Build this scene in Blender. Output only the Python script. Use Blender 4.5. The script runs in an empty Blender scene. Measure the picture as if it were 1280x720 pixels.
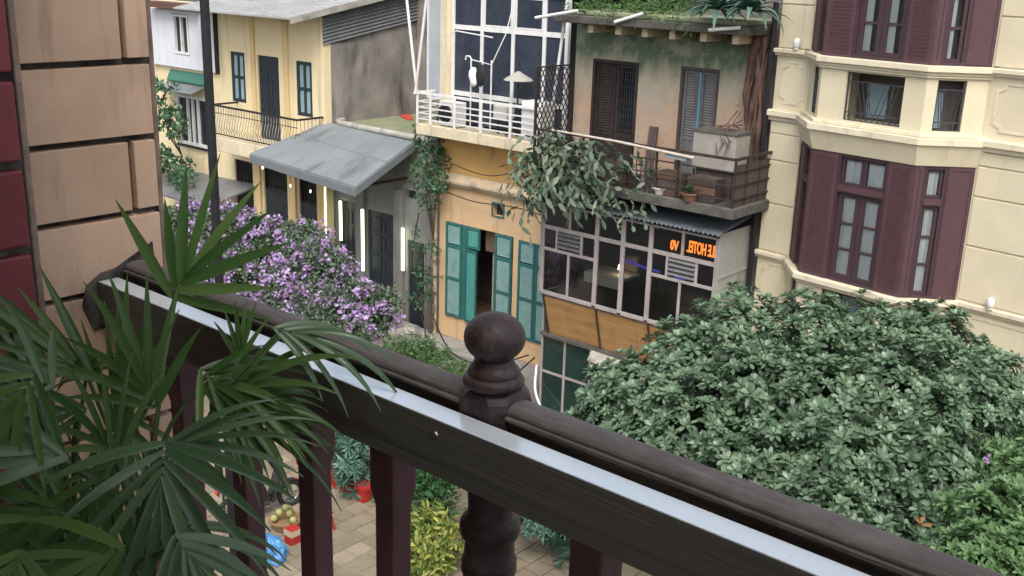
import bpy, math, random
import numpy as np
from mathutils import Vector, Matrix

random.seed(7); RNG = np.random.default_rng(7)
SC = bpy.context.scene
COL = SC.collection
R = math.radians
G = 2.0                                   # street level; the camera stands 10.5 m above it

# ------------------------------------------------------------------ camera
cam_d = bpy.data.cameras.new('camera'); cam = bpy.data.objects.new('camera', cam_d); COL.objects.link(cam)
cam_d.sensor_width = 36.0; cam_d.sensor_fit = 'HORIZONTAL'; cam_d.lens = 36.0 * 1339.26 / 1280.0
cam_d.clip_start = 0.05; cam_d.clip_end = 2000.0
_r = Matrix(((0.752039, -0.213182, 0.623691), (0.658491, 0.201739, -0.725045), (0.028744, 0.955958, 0.292094)))
cam.matrix_world = Matrix.Translation((0, -19, 12.5)) @ _r.to_4x4()
SC.camera = cam
CAM = np.array([0, -19.0, 12.5])

# ------------------------------------------------------------------ sky, sun, exposure
SUN_EL, SUN_AZ = R(54), R(140)            # azimuth clockwise from +Y: the sun stands behind our own building
w = bpy.data.worlds.new('World'); SC.world = w; w.use_nodes = True
nt = w.node_tree; nt.nodes.clear()
o_ = nt.nodes.new('ShaderNodeOutputWorld'); b_ = nt.nodes.new('ShaderNodeBackground'); s_ = nt.nodes.new('ShaderNodeTexSky')
s_.sky_type = 'NISHITA'; s_.sun_disc = False; s_.sun_elevation = SUN_EL; s_.sun_rotation = SUN_AZ
s_.air_density = 0.7; s_.dust_density = 4.0; s_.ozone_density = 0.6
b_.inputs[1].default_value = 0.15
h_ = nt.nodes.new('ShaderNodeHueSaturation'); h_.inputs['Saturation'].default_value = .45      # thin overcast
nt.links.new(s_.outputs[0], h_.inputs['Color']); nt.links.new(h_.outputs[0], b_.inputs[0]); nt.links.new(b_.outputs[0], o_.inputs[0])
sl = bpy.data.lights.new('sun', 'SUN'); sl.energy = 0.95; sl.angle = R(35); sl.color = (1, .95, .87)
so = bpy.data.objects.new('sun', sl); COL.objects.link(so)
sd = Vector((math.sin(SUN_AZ) * math.cos(SUN_EL), math.cos(SUN_AZ) * math.cos(SUN_EL), math.sin(SUN_EL)))
so.rotation_euler = sd.to_track_quat('Z', 'Y').to_euler(); so.location = (0, -30, 40)
SC.view_settings.view_transform = 'Standard'; SC.view_settings.look = 'None'
SC.view_settings.exposure = 1.0; SC.view_settings.gamma = 1.0
SC.render.engine = 'CYCLES'
SC.cycles.max_bounces = 6; SC.cycles.transparent_max_bounces = 8

# ------------------------------------------------------------------ materials
MATS = {}
def mat(name, base, alt=None, scale=2.0, rough=.75, metal=0., bump=0., bscale=60., stain=None, stain_amt=.5, stain_scale=(1.5, 1.5, .35),
        spec=.4, coat=0., emit=None, trans=0., tone=None, grain=None, speck=None, mid=.5, vary=0.):
    """base and alt mix by noise in world position; stain = third colour laid in upright streaks; tone = colour of other leaves (attribute)."""
    m = bpy.data.materials.new(name); m.use_nodes = True; n = m.node_tree; N = n.nodes; L = n.links
    p = N['Principled BSDF']; p.inputs['Roughness'].default_value = rough; p.inputs['Metallic'].default_value = metal
    p.inputs['Specular IOR Level'].default_value = spec; p.inputs['Coat Weight'].default_value = coat; p.inputs['Coat Roughness'].default_value = .15
    geo = N.new('ShaderNodeNewGeometry')
    def noise(sc, det=6, vec=None, rgh=.6):
        t = N.new('ShaderNodeTexNoise'); t.inputs['Scale'].default_value = sc; t.inputs['Detail'].default_value = det; t.inputs['Roughness'].default_value = rgh
        L.new(vec or geo.outputs['Position'], t.inputs['Vector']); return t.outputs['Fac']
    def ramp(f, a, b):
        t = N.new('ShaderNodeMapRange'); t.inputs[1].default_value = a; t.inputs[2].default_value = b; L.new(f, t.inputs[0]); return t.outputs[0]
    def mix(f, c0, c1, mode='MIX'):
        t = N.new('ShaderNodeMix'); t.data_type = 'RGBA'; t.blend_type = mode
        if isinstance(f, float): t.inputs[0].default_value = f
        else: L.new(f, t.inputs[0])
        for c, i in ((c0, 6), (c1, 7)):
            if isinstance(c, tuple): t.inputs[i].default_value = (*c, 1)
            else: L.new(c, t.inputs[i])
        return t.outputs[2]
    def mapped(s):
        t = N.new('ShaderNodeMapping'); t.inputs['Scale'].default_value = s; L.new(geo.outputs['Position'], t.inputs[0]); return t.outputs[0]
    c = tuple(base)
    if alt: c = mix(ramp(noise(scale), mid - .17, mid + .17), c, tuple(alt))
    if tone:
        a = N.new('ShaderNodeAttribute'); a.attribute_name = 'tone'; c = mix(a.outputs['Fac'], c, tuple(tone))
    if grain:
        c = mix(ramp(noise(1., 8, mapped(grain)), .3, .7), c, tuple(x * .6 for x in base)) if isinstance(c, tuple) else mix(ramp(noise(1., 8, mapped(grain)), .35, .75), c, tuple(x * .62 for x in base))
    if stain:
        f = ramp(noise(1., 7, mapped(stain_scale)), .66 - stain_amt * .3, .66 - stain_amt * .3 + .2); c = mix(f, c, tuple(stain))
    if speck:
        c = mix(ramp(noise(speck[1], 3), .68, .74), c, tuple(speck[0]))
    if vary:                  # alike pieces differ a little from one another
        oi = N.new('ShaderNodeObjectInfo'); mr = N.new('ShaderNodeMapRange'); mr.inputs[3].default_value = 1 - vary; mr.inputs[4].default_value = 1 + vary * .6; L.new(oi.outputs['Random'], mr.inputs[0])
        hs = N.new('ShaderNodeHueSaturation'); L.new(mr.outputs[0], hs.inputs['Value'])
        if isinstance(c, tuple): hs.inputs['Color'].default_value = (*c, 1)
        else: L.new(c, hs.inputs['Color'])
        c = hs.outputs[0]
    if isinstance(c, tuple): p.inputs['Base Color'].default_value = (*c, 1)
    else: L.new(c, p.inputs['Base Color'])
    if bump:
        bn = N.new('ShaderNodeBump'); bn.inputs['Strength'].default_value = bump; bn.inputs['Distance'].default_value = .01
        L.new(noise(bscale, 5, mapped(grain) if grain else None), bn.inputs['Height']); L.new(bn.outputs[0], p.inputs['Normal'])
    if emit: p.inputs['Emission Color'].default_value = (*emit[0], 1); p.inputs['Emission Strength'].default_value = emit[1]
    if trans:
        t = N.new('ShaderNodeBsdfTranslucent'); ms = N.new('ShaderNodeMixShader'); ms.inputs[0].default_value = trans
        if isinstance(c, tuple): t.inputs[0].default_value = (*c, 1)
        else: L.new(c, t.inputs[0])
        L.new(p.outputs[0], ms.inputs[1]); L.new(t.outputs[0], ms.inputs[2]); L.new(ms.outputs[0], N['Material Output'].inputs[0])
    MATS[name] = m; return m

def glass(name, tint, clear=.8, rough=.03):
    m = bpy.data.materials.new(name); m.use_nodes = True; n = m.node_tree; N = n.nodes; L = n.links
    N.remove(N['Principled BSDF']); t = N.new('ShaderNodeBsdfTransparent'); t.inputs[0].default_value = (*tint, 1)
    g = N.new('ShaderNodeBsdfGlossy'); g.inputs['Roughness'].default_value = rough
    d = N.new('ShaderNodeBsdfDiffuse'); d.inputs[0].default_value = (.05, .055, .06, 1)
    fr = N.new('ShaderNodeFresnel'); fr.inputs[0].default_value = 1.4
    a = N.new('ShaderNodeMixShader'); a.inputs[0].default_value = 1 - clear; L.new(t.outputs[0], a.inputs[1]); L.new(d.outputs[0], a.inputs[2])
    b = N.new('ShaderNodeMixShader'); L.new(fr.outputs[0], b.inputs[0]); L.new(a.outputs[0], b.inputs[1]); L.new(g.outputs[0], b.inputs[2])
    L.new(b.outputs[0], N['Material Output'].inputs[0]); MATS[name] = m; return m

mat('cream', (.64, .575, .41), (.57, .51, .36), 1.2, .85, bump=.2, bscale=90, stain=(.42, .385, .30), stain_amt=.33, stain_scale=(2.5, 2.5, .25))
mat('cream_trim', (.68, .615, .455), (.58, .52, .385), 3, .8, stain=(.34, .305, .25), stain_amt=.34, stain_scale=(4, 4, 1.5))
mat('yellow', (.76, .64, .40), (.71, .59, .36), 1.1, .85, bump=.2, bscale=80, stain=(.46, .39, .27), stain_amt=.4, stain_scale=(3, 3, .3))
mat('yellow_deep', (.68, .53, .27), (.60, .46, .23), 2, .85, stain=(.35, .27, .15), stain_amt=.3)
mat('peach', (.64, .43, .235), (.55, .385, .23), 1.3, .85, bump=.25, bscale=70, stain=(.36, .26, .165), stain_amt=.40, stain_scale=(3, 3, .3))
mat('ochre', (.58, .35, .11), (.50, .30, .11), 1.5, .85, bump=.25, stain=(.12, .10, .08), stain_amt=.38, stain_scale=(2, 2, .8))
mat('pale_slab', (.66, .58, .40), (.52, .45, .32), 3, .85, stain=(.25, .22, .17), stain_amt=.35, stain_scale=(4, 4, 1))
mat('moulding', (.58, .46, .30), (.42, .34, .24), 4, .85, stain=(.13, .11, .09), stain_amt=.5, stain_scale=(2, 2, 4))
mat('maroon', (.088, .043, .050), (.070, .036, .042), 6, .55, bump=.12, bscale=60)
mat('maroon_dark', (.055, .030, .037), (.045, .026, .032), 5, .45)
mat('white_paint', (.72, .72, .70), (.62, .62, .60), 5, .5, stain=(.40, .36, .30), stain_amt=.2, stain_scale=(6, 6, 2))
mat('white_clad', (.66, .69, .72), (.60, .62, .65), 2, .5, stain=(.42, .42, .42), stain_amt=.25, stain_scale=(8, 8, .4))
mat('dark_blue_glass', (.022, .028, .046), (.045, .055, .075), 1.6, .06, spec=.5)
mat('dark_glass', (.010, .014, .016), (.022, .028, .03), 1.5, .08, spec=.5)
mat('green_glass', (.008, .025, .022), (.02, .045, .04), 2.2, .07, spec=.5)
mat('pale_blue_pane', (.30, .42, .47), (.22, .32, .36), 3, .2)
mat('frosted_panel', (.38, .41, .43), (.33, .36, .38), 2, .35)
mat('door_dark', (.018, .026, .034), (.03, .038, .045), 6, .45)
mat('frame_dark', (.018, .030, .032), (.03, .04, .042), 8, .5)
mat('iron', (.022, .022, .024), (.045, .035, .03), 12, .55, metal=.3)
mat('rust_iron', (.022, .018, .017), (.055, .034, .025), 14, .8)
mat('grille_iron', (.075, .075, .085), (.05, .05, .055), 10, .5, metal=.3)
mat('baluster_iron', (.36, .34, .31), (.15, .14, .13), 9, .5, metal=.2)
mat('teal', (.05, .20, .185), (.08, .25, .225), 4, .55, stain=(.12, .30, .28), stain_amt=.35, stain_scale=(6, 6, 1), bump=.2)
mat('teal_bright', (.05, .25, .215), (.09, .30, .265), 4, .5, bump=.2)
mat('teal_faded', (.15, .28, .265), (.22, .34, .32), 5, .7, stain=(.10, .26, .24), stain_amt=.4, stain_scale=(5, 5, 3))
mat('teal_frame', (.022, .115, .105), (.035, .15, .14), 5, .55)
mat('brown_shutter', (.075, .055, .048), (.11, .085, .072), 5, .8, grain=(9, 9, .8))
mat('dark_shutter', (.028, .020, .019), (.05, .034, .030), 5, .75, grain=(9, 9, .8))
mat('grey_shutter', (.20, .20, .20), (.14, .13, .13), 4, .8, grain=(10, 10, 1), stain=(.08, .07, .065), stain_amt=.3)
mat('blue_strip', (.08, .30, .38), None, rough=.6)
mat('grey_stain', (.30, .275, .245), (.16, .15, .138), .9, .95, bump=.35, bscale=25, stain=(.075, .068, .062), stain_amt=.55, stain_scale=(1.6, 1.6, .5))
mat('grey_wall', (.26, .265, .24), (.21, .215, .20), 1.5, .9, stain=(.13, .13, .12), stain_amt=.35)
mat('moss_roof', (.17, .20, .105), (.25, .25, .17), 1.6, .95, bump=.4, bscale=30, stain=(.10, .14, .06), stain_amt=.5, stain_scale=(.8, .8, .8))
mat('kerb_pale', (.42, .40, .36), (.27, .26, .23), 3, .9, stain=(.10, .10, .085), stain_amt=.4, stain_scale=(2, 2, 2))
mat('awning_sheet', (.175, .20, .215), (.215, .24, .255), .8, .45, stain=(.105, .115, .12), stain_amt=.42, stain_scale=(2.6, .7, 1), metal=.1)
mat('awning_edge', (.13, .15, .16), (.17, .18, .19), 3, .5)
mat('zinc', (.46, .47, .47), (.36, .36, .36), 1.5, .5, metal=.2, stain=(.24, .22, .20), stain_amt=.3, stain_scale=(4, .5, 1))
mat('siding', (.19, .20, .205), (.14, .145, .15), 2, .5, metal=.2)
mat('tin_blue', (.18, .22, .25), (.13, .15, .17), 4, .5, metal=.3, stain=(.10, .085, .075), stain_amt=.3)
mat('green_sheet', (.045, .15, .11), None, rough=.5)
mat('brown_soffit', (.12, .06, .045), None, rough=.8)
mat('wood_panel', (.50, .28, .105), (.38, .21, .085), 2, .7, grain=(.7, 2, 9), stain=(.17, .10, .055), stain_amt=.38, stain_scale=(.8, 1, 5), bump=.3)
mat('rust_plank', (.20, .12, .075), (.13, .08, .055), 5, .85, grain=(1, 3, 14), vary=.2)
mat('metal_side', (.29, .29, .265), (.34, .34, .31), .8, .6, stain=(.12, .12, .11), stain_amt=.3, stain_scale=(3, 3, .3))
mat('alu', (.48, .43, .41), (.36, .32, .31), 4, .45, metal=.25)
mat('louvre_alu', (.20, .20, .20), (.14, .14, .14), 6, .5, metal=.2)
mat('plinth', (.30, .29, .27), (.21, .20, .19), 3, .95, bump=.3, stain=(.12, .12, .11), stain_amt=.4)
mat('concrete', (.34, .32, .28), (.24, .225, .20), 3, .95, bump=.3, bscale=40, stain=(.11, .10, .09), stain_amt=.4, stain_scale=(2, 2, .6))
mat('dark_slab', (.115, .108, .095), (.055, .052, .048), 4, .95, bump=.5, bscale=30, speck=((.42, .40, .37), 18))
mat('pave', (.27, .225, .16), (.20, .168, .122), 2.5, .9, vary=.22, bump=.2, bscale=50, stain=(.20, .165, .12), stain_amt=.35, stain_scale=(1, 1, 1))
mat('pave_dark', (.22, .182, .132), (.17, .142, .104), 2.5, .9, bump=.2, bscale=50, stain=(.17, .14, .105), stain_amt=.35, stain_scale=(1, 1, 1))
mat('joint', (.17, .14, .10), (.13, .108, .08), 6, .95)
mat('asphalt', (.07, .07, .07), (.055, .055, .055), 3, .95, bump=.3)
mat('tan', (.62, .43, .30), (.52, .36, .255), 5.0, vary=.16, rough=.8, bump=.12, bscale=60, stain=(.34, .24, .165), stain_amt=.34, stain_scale=(14, 14, 2), speck=((.50, .43, .35), 30))
mat('tan_core', (.022, .021, .021), (.17, .15, .13), 14, .95, mid=.56)
mat('tan_edge', (.30, .22, .17), (.16, .12, .10), 14, .95, bump=.4)
mat('red_block', (.20, .038, .046), (.15, .032, .040), 7, .6, vary=.2, stain=(.11, .035, .04), stain_amt=.3, stain_scale=(12, 12, 2), bump=.08, bscale=40)
mat('rail_wood', (.150, .130, .124), (.085, .070, .068), 18, .75, grain=(5, 60, 60), bump=.5, bscale=1.5, speck=((.20, .18, .17), 70), stain=(.22, .20, .19), stain_amt=.36, stain_scale=(3, 30, 30))
mat('newel_wood', (.046, .026, .028), (.030, .018, .020), 22, .52, bump=.35, bscale=70, coat=.04, stain=(.085, .065, .064), stain_amt=.36, stain_scale=(22, 22, 9), speck=((.11, .09, .085), 90))
mat('baluster_wood', (.120, .050, .062), (.090, .040, .050), 9, .5, bump=.12, bscale=60, stain=(.11, .065, .072), stain_amt=.3, stain_scale=(25, 25, 4))
mat('board_wood', (.120, .114, .102), (.095, .090, .082), 3, .33, grain=(1.6, 30, 60), bump=.22, bscale=1.2, stain=(.045, .044, .042), stain_amt=.36, stain_scale=(1.2, 20, 45), speck=((.17, .15, .135), 120))
mat('steel_strip', (.86, .93, .97), (.78, .87, .92), 4, .24, metal=.40, stain=(.55, .64, .72), stain_amt=.3, stain_scale=(3, 14, 14), speck=((.5, .5, .5), 110))
mat('brass_screw', (.45, .38, .30), None, rough=.35, metal=1.)
mat('black_paint', (.012, .012, .015), (.02, .02, .024), 6, .4)
mat('bark', (.13, .10, .075), (.08, .062, .048), 6, .95, bump=.5, bscale=25)
mat('root_bark', (.16, .085, .065), (.09, .06, .05), 5, .95)
mat('brick_red', (.34, .13, .085), (.25, .095, .065), 3, .9)
mat('leaf_tree', (.028, .072, .036), (.050, .100, .044), 1.6, .32, tone=(.18, .265, .165), trans=.2)
mat('dry_leaf', (.48, .26, .10), (.38, .20, .09), 8, .7, trans=.2)
mat('leaf_young', (.060, .140, .050), None, rough=.45, tone=(.17, .28, .12), trans=.25)
mat('leaf_yellow', (.085, .17, .035), None, rough=.5, tone=(.46, .46, .12), trans=.35)
mat('leaf_fern', (.025, .085, .030), None, rough=.5, tone=(.06, .15, .05), trans=.2)
mat('leaf_blue', (.035, .10, .075), None, rough=.45, tone=(.11, .20, .16), trans=.15)
mat('leaf_vine', (.035, .095, .045), None, rough=.5, tone=(.085, .17, .08), trans=.2)
mat('leaf_bougain', (.045, .085, .042), None, rough=.45, tone=(.15, .20, .13), trans=.2)
mat('bract', (.36, .21, .45), None, rough=.6, tone=(.64, .50, .74), trans=.3)
mat('cactus', (.050, .092, .060), None, rough=.5, tone=(.20, .235, .16), trans=.1)
mat('palm_leaf', (.050, .125, .032), None, rough=.28, tone=(.13, .225, .065), trans=.42)
mat('palm_leaf_sheen', (.058, .125, .055), None, rough=.22, tone=(.125, .20, .10), trans=.22)  # sheen of the drooping fronds put into a greyer leaf colour
mat('palm_stem', (.045, .085, .03), (.07, .10, .04), 20, .5)
mat('agave', (.045, .11, .085), None, rough=.5, tone=(.10, .18, .14), trans=.1)
mat('grass_green', (.045, .105, .032), None, rough=.6, tone=(.11, .20, .06), trans=.25)
mat('neon', (.9, .95, .8), None, emit=((.95, 1.0, .66), 2.0))
mat('warm_bulb', (.9, .7, .4), None, emit=((1, .76, .48), 3))
mat('orange_glow', (.9, .25, .05), None, emit=((1, .25, .035), 1.4))  # emission stands for the reflected hotel sign; the lantern shares it
mat('blue_glow', (.1, .1, .6), None, emit=((.10, .09, .60), .32))
mat('room_dark', (.075, .068, .062), (.105, .093, .082), 2, .9)
mat('room_wood', (.16, .10, .07), (.11, .07, .05), 4, .7)
mat('curtain', (.82, .83, .82), (.72, .74, .74), 6, .8, stain=(.35, .38, .40), stain_amt=.3, stain_scale=(20, 20, .5))
mat('cloth_white', (.84, .84, .66), (.78, .78, .60), 4, .8)
mat('cushion_tan', (.42, .36, .25), None, rough=.9)
mat('red_plastic', (.40, .026, .022), (.30, .022, .02), 5, .4)
mat('blue_tarp', (.04, .15, .36), (.09, .26, .48), 9, .4, bump=.9, bscale=16, stain=(.25, .30, .33), stain_amt=.3, stain_scale=(6, 6, 6))
mat('pomelo', (.20, .22, .08), (.30, .27, .11), 12, .6, vary=.3)
mat('basket', (.26, .17, .08), (.17, .11, .05), 20, .8)
mat('pot_clay', (.22, .10, .06), (.16, .08, .055), 6, .85)
mat('pot_grey', (.17, .165, .155), (.11, .105, .10), 6, .9)
mat('pot_white', (.6, .58, .54), None, rough=.6)
mat('rubber', (.02, .02, .02), None, rough=.8)
mat('chrome', (.6, .6, .6), None, rough=.25, metal=1.)
mat('moto_black', (.02, .02, .022), None, rough=.25, coat=.5)
mat('moto_grey', (.16, .15, .15), None, rough=.3, coat=.4)
mat('moto_blue', (.03, .12, .25), None, rough=.3, coat=.4)
mat('seat_brown', (.09, .055, .045), None, rough=.6)
mat('lamp_red', (.5, .02, .02), None, rough=.2)
mat('cable', (.015, .015, .015), None, rough=.7)
mat('cable_white', (.72, .74, .76), None, rough=.5)
mat('pale_blue_cloth', (.33, .40, .40), None, rough=.8)
mat('bamboo', (.50, .46, .38), (.38, .34, .28), 8, .7)
mat('shade_cloth', (.42, .40, .36), None, rough=.8, trans=.2)
mat('red_cloth', (.45, .06, .04), None, rough=.8)
mat('cardboard', (.35, .25, .14), None, rough=.9)
glass('clear_pane', (.78, .78, .80), .93)
glass('curtain_pane', (.95, .97, .97), .98)

def old_wall_material():
    """Old lime wash: a green band under the roof slab, whitish drips, salmon below (paint and stain, placed by height)."""
    m = mat('old_wash', (.44, .36, .26), (.36, .29, .21), 2.0, .95, bump=.4, bscale=35)
    n = m.node_tree; N = n.nodes; L = n.links; p = N['Principled BSDF']; src = p.inputs['Base Color'].links[0].from_socket
    geo = N.new('ShaderNodeNewGeometry'); sx = N.new('ShaderNodeSeparateXYZ'); L.new(geo.outputs['Position'], sx.inputs[0])
    mp = N.new('ShaderNodeMapping'); mp.inputs['Scale'].default_value = (4.5, 4.5, .7); L.new(geo.outputs['Position'], mp.inputs[0])
    no = N.new('ShaderNodeTexNoise'); no.inputs['Scale'].default_value = 1; no.inputs['Detail'].default_value = 7; L.new(mp.outputs[0], no.inputs['Vector'])
    ad = N.new('ShaderNodeMath'); ad.operation = 'MULTIPLY_ADD'; ad.inputs[1].default_value = 1.3; L.new(no.outputs[0], ad.inputs[0]); L.new(sx.outputs['Z'], ad.inputs[2])
    def band(col, a, b, prev):
        mr = N.new('ShaderNodeMapRange'); mr.inputs[1].default_value = a; mr.inputs[2].default_value = b; L.new(ad.outputs[0], mr.inputs[0])
        mx = N.new('ShaderNodeMix'); mx.data_type = 'RGBA'; L.new(mr.outputs[0], mx.inputs[0]); L.new(prev, mx.inputs[6]); mx.inputs[7].default_value = (*col, 1); return mx.outputs[2]
    sal = N.new('ShaderNodeMix'); sal.data_type = 'RGBA'; sal.inputs[0].default_value = .5; L.new(src, sal.inputs[6]); sal.inputs[7].default_value = (.46, .27, .18, 1)
    c = band((.42, .36, .26), 10.25, 10.7, sal.outputs[2])
    c = band((.27, .27, .19), 10.85, 11.15, c)
    c = band((.115, .165, .105), 11.15, 11.35, c)
    c = band((.075, .10, .07), 11.65, 11.95, c)
    for sc_, col, lo_, hi_ in ((1.3, (.36, .34, .28), .50, .60), (3.2, (.13, .115, .09), .57, .70), (7., (.47, .45, .39), .58, .68), (14., (.10, .09, .075), .62, .74)):
        n2 = N.new('ShaderNodeTexNoise'); n2.inputs['Scale'].default_value = sc_; n2.inputs['Detail'].default_value = 9; n2.inputs['Roughness'].default_value = .7; L.new(geo.outputs['Position'], n2.inputs['Vector'])
        mr = N.new('ShaderNodeMapRange'); mr.inputs[1].default_value = lo_; mr.inputs[2].default_value = hi_; mr.inputs[4].default_value = .7; L.new(n2.outputs[0], mr.inputs[0])
        mx = N.new('ShaderNodeMix'); mx.data_type = 'RGBA'; L.new(mr.outputs[0], mx.inputs[0]); L.new(c, mx.inputs[6]); mx.inputs[7].default_value = (*col, 1); c = mx.outputs[2]
    L.new(c, p.inputs['Base Color']); return m
old_wall_material()

# ------------------------------------------------------------------ mesh helpers
XF = {}
def thing(name, label, cat, loc=(0, 0, 0), rotz=0., group=None):
    o = bpy.data.objects.new(name, None); COL.objects.link(o); o.empty_display_size = .2
    o.location = loc; o.rotation_euler = (0, 0, rotz); o['label'] = label; o['category'] = cat
    if group: o['group'] = group
    XF[o.name] = (Matrix.Translation(loc) @ Matrix.Rotation(rotz, 4, 'Z')).inverted(); return o
def tag(o, label, cat, group=None):
    o['label'] = label; o['category'] = cat
    if group: o['group'] = group
    return o

class MB:
    def __init__(s): s.v = []; s.f = []
    def add(s, vs, fs):
        k = len(s.v); s.v += [tuple(v) for v in vs]; s.f += [tuple(k + i for i in f) for f in fs]; return s
    def box(s, x0, x1, y0, y1, z0, z1):
        return s.add([(x0, y0, z0), (x1, y0, z0), (x1, y1, z0), (x0, y1, z0), (x0, y0, z1), (x1, y0, z1), (x1, y1, z1), (x0, y1, z1)],
                     [(0, 3, 2, 1), (4, 5, 6, 7), (0, 1, 5, 4), (1, 2, 6, 5), (2, 3, 7, 6), (3, 0, 4, 7)])
    def hexa(s, p):          # 8 corners: bottom loop then top loop
        return s.add(p, [(0, 3, 2, 1), (4, 5, 6, 7), (0, 1, 5, 4), (1, 2, 6, 5), (2, 3, 7, 6), (3, 0, 4, 7)])
    def obox(s, F, a0, a1, b0, b1, c0, c1):   # F maps (along, out, z) to xyz
        return s.hexa([F(a0, b0, c0), F(a1, b0, c0), F(a1, b1, c0), F(a0, b1, c0), F(a0, b0, c1), F(a1, b0, c1), F(a1, b1, c1), F(a0, b1, c1)])
    def prism(s, poly, z0, z1):
        n = len(poly)
        return s.add([(x, y, z0) for x, y in poly] + [(x, y, z1) for x, y in poly],
                     [tuple(range(n - 1, -1, -1)), tuple(range(n, 2 * n))] + [(i, (i + 1) % n, n + (i + 1) % n, n + i) for i in range(n)])
    def extrude(s, poly, d):  # planar polygon of 3d points swept by vector d
        n = len(poly); d = Vector(d); P = [Vector(p) for p in poly]
        return s.add(P + [p + d for p in P], [tuple(range(n)), tuple(range(2 * n - 1, n - 1, -1))] + [(i, n + i, n + (i + 1) % n, (i + 1) % n) for i in range(n)])
    def tube(s, pts, r, n=8):
        P = [Vector(p) for p in pts]; rs = r if isinstance(r, (list, tuple)) else [r] * len(P)
        t0 = (P[1] - P[0]).normalized(); u = t0.orthogonal().normalized(); k = len(s.v); vs = []
        for i, p in enumerate(P):
            t = (P[min(i + 1, len(P) - 1)] - P[max(i - 1, 0)]).normalized()
            u = (u - t * u.dot(t)).normalized(); w_ = t.cross(u)
            for j in range(n):
                a = 2 * math.pi * j / n; vs.append(p + (u * math.cos(a) + w_ * math.sin(a)) * rs[i])
        fs = [(i * n + j, i * n + (j + 1) % n, (i + 1) * n + (j + 1) % n, (i + 1) * n + j) for i in range(len(P) - 1) for j in range(n)]
        fs += [tuple(range(n - 1, -1, -1)), tuple((len(P) - 1) * n + j for j in range(n))]
        return s.add(vs, fs)
    def lathe(s, c, prof, n=20):
        c = Vector(c); vs = []; m = len(prof)
        for r, z in prof:
            for j in range(n):
                a = 2 * math.pi * j / n; vs.append(c + Vector((r * math.cos(a), r * math.sin(a), z)))
        fs = [(i * n + j, i * n + (j + 1) % n, (i + 1) * n + (j + 1) % n, (i + 1) * n + j) for i in range(m - 1) for j in range(n)]
        fs += [tuple(range(n - 1, -1, -1)), tuple((m - 1) * n + j for j in range(n))]
        return s.add(vs, fs)
    def sweep(s, prof, a, b):  # closed profile of 3d offsets swept from a to b
        a = Vector(a); b = Vector(b); n = len(prof); P = [Vector(p) for p in prof]
        return s.add([a + p for p in P] + [b + p for p in P], [tuple(range(n)), tuple(range(2 * n - 1, n - 1, -1))] + [(i, n + i, n + (i + 1) % n, (i + 1) % n) for i in range(n)])
    def wall(s, F, x0, x1, z0, z1, th, holes):   # slab with openings; F(along, out, z); front at out = 0, back at -th
        xs = sorted({x0, x1, *[min(max(h[i], x0), x1) for h in holes for i in (0, 1)]}); zs = sorted({z0, z1, *[min(max(h[i], z0), z1) for h in holes for i in (2, 3)]})
        def solid(i, j):
            if not (0 <= i < len(xs) - 1 and 0 <= j < len(zs) - 1): return False
            cx = (xs[i] + xs[i + 1]) / 2; cz = (zs[j] + zs[j + 1]) / 2
            return not any(h[0] < cx < h[1] and h[2] < cz < h[3] for h in holes)
        for i in range(len(xs) - 1):
            for j in range(len(zs) - 1):
                if not solid(i, j): continue
                a, b, c, d = xs[i], xs[i + 1], zs[j], zs[j + 1]
                s.add([F(a, 0, c), F(b, 0, c), F(b, 0, d), F(a, 0, d)], [(0, 1, 2, 3)])
                s.add([F(a, -th, c), F(b, -th, c), F(b, -th, d), F(a, -th, d)], [(3, 2, 1, 0)])
                if not solid(i - 1, j): s.add([F(a, 0, c), F(a, 0, d), F(a, -th, d), F(a, -th, c)], [(0, 1, 2, 3)])
                if not solid(i + 1, j): s.add([F(b, 0, c), F(b, -th, c), F(b, -th, d), F(b, 0, d)], [(0, 1, 2, 3)])
                if not solid(i, j - 1): s.add([F(a, 0, c), F(a, -th, c), F(b, -th, c), F(b, 0, c)], [(0, 1, 2, 3)])
                if not solid(i, j + 1): s.add([F(a, 0, d), F(b, 0, d), F(b, -th, d), F(a, -th, d)], [(0, 1, 2, 3)])
        return s
    def frame(s, F, a0, a1, c0, c1, wd, b0, b1):  # four bars round an opening
        s.obox(F, a0, a0 + wd, b0, b1, c0, c1); s.obox(F, a1 - wd, a1, b0, b1, c0, c1)
        s.obox(F, a0 + wd, a1 - wd, b0, b1, c0, c0 + wd); return s.obox(F, a0 + wd, a1 - wd, b0, b1, c1 - wd, c1)
    def build(s, name, material, parent=None, smooth=False, bevel=0., local=False, seg=2):
        me = bpy.data.meshes.new(name); vs = s.v
        if parent is not None and not local:
            X = XF[parent.name]; vs = [X @ Vector(v) for v in vs]
        me.from_pydata(vs, [], s.f); me.materials.append(MATS[material] if isinstance(material, str) else material)
        if smooth: me.polygons.foreach_set('use_smooth', [True] * len(me.polygons))
        o = bpy.data.objects.new(name, me); COL.objects.link(o)
        if parent is not None: o.parent = parent; XF[o.name] = XF[parent.name]
        if bevel:
            b = o.modifiers.new('bevel', 'BEVEL'); b.width = bevel; b.segments = seg; b.limit_method = 'ANGLE'; b.angle_limit = R(40)
        if smooth: 
            try: me.set_sharp_from_angle(angle=R(50))
            except Exception: pass
        return o
    def mesh(s, name, material):
        me = bpy.data.meshes.new(name); me.from_pydata(s.v, [], s.f); me.materials.append(MATS[material]); return me

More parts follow.
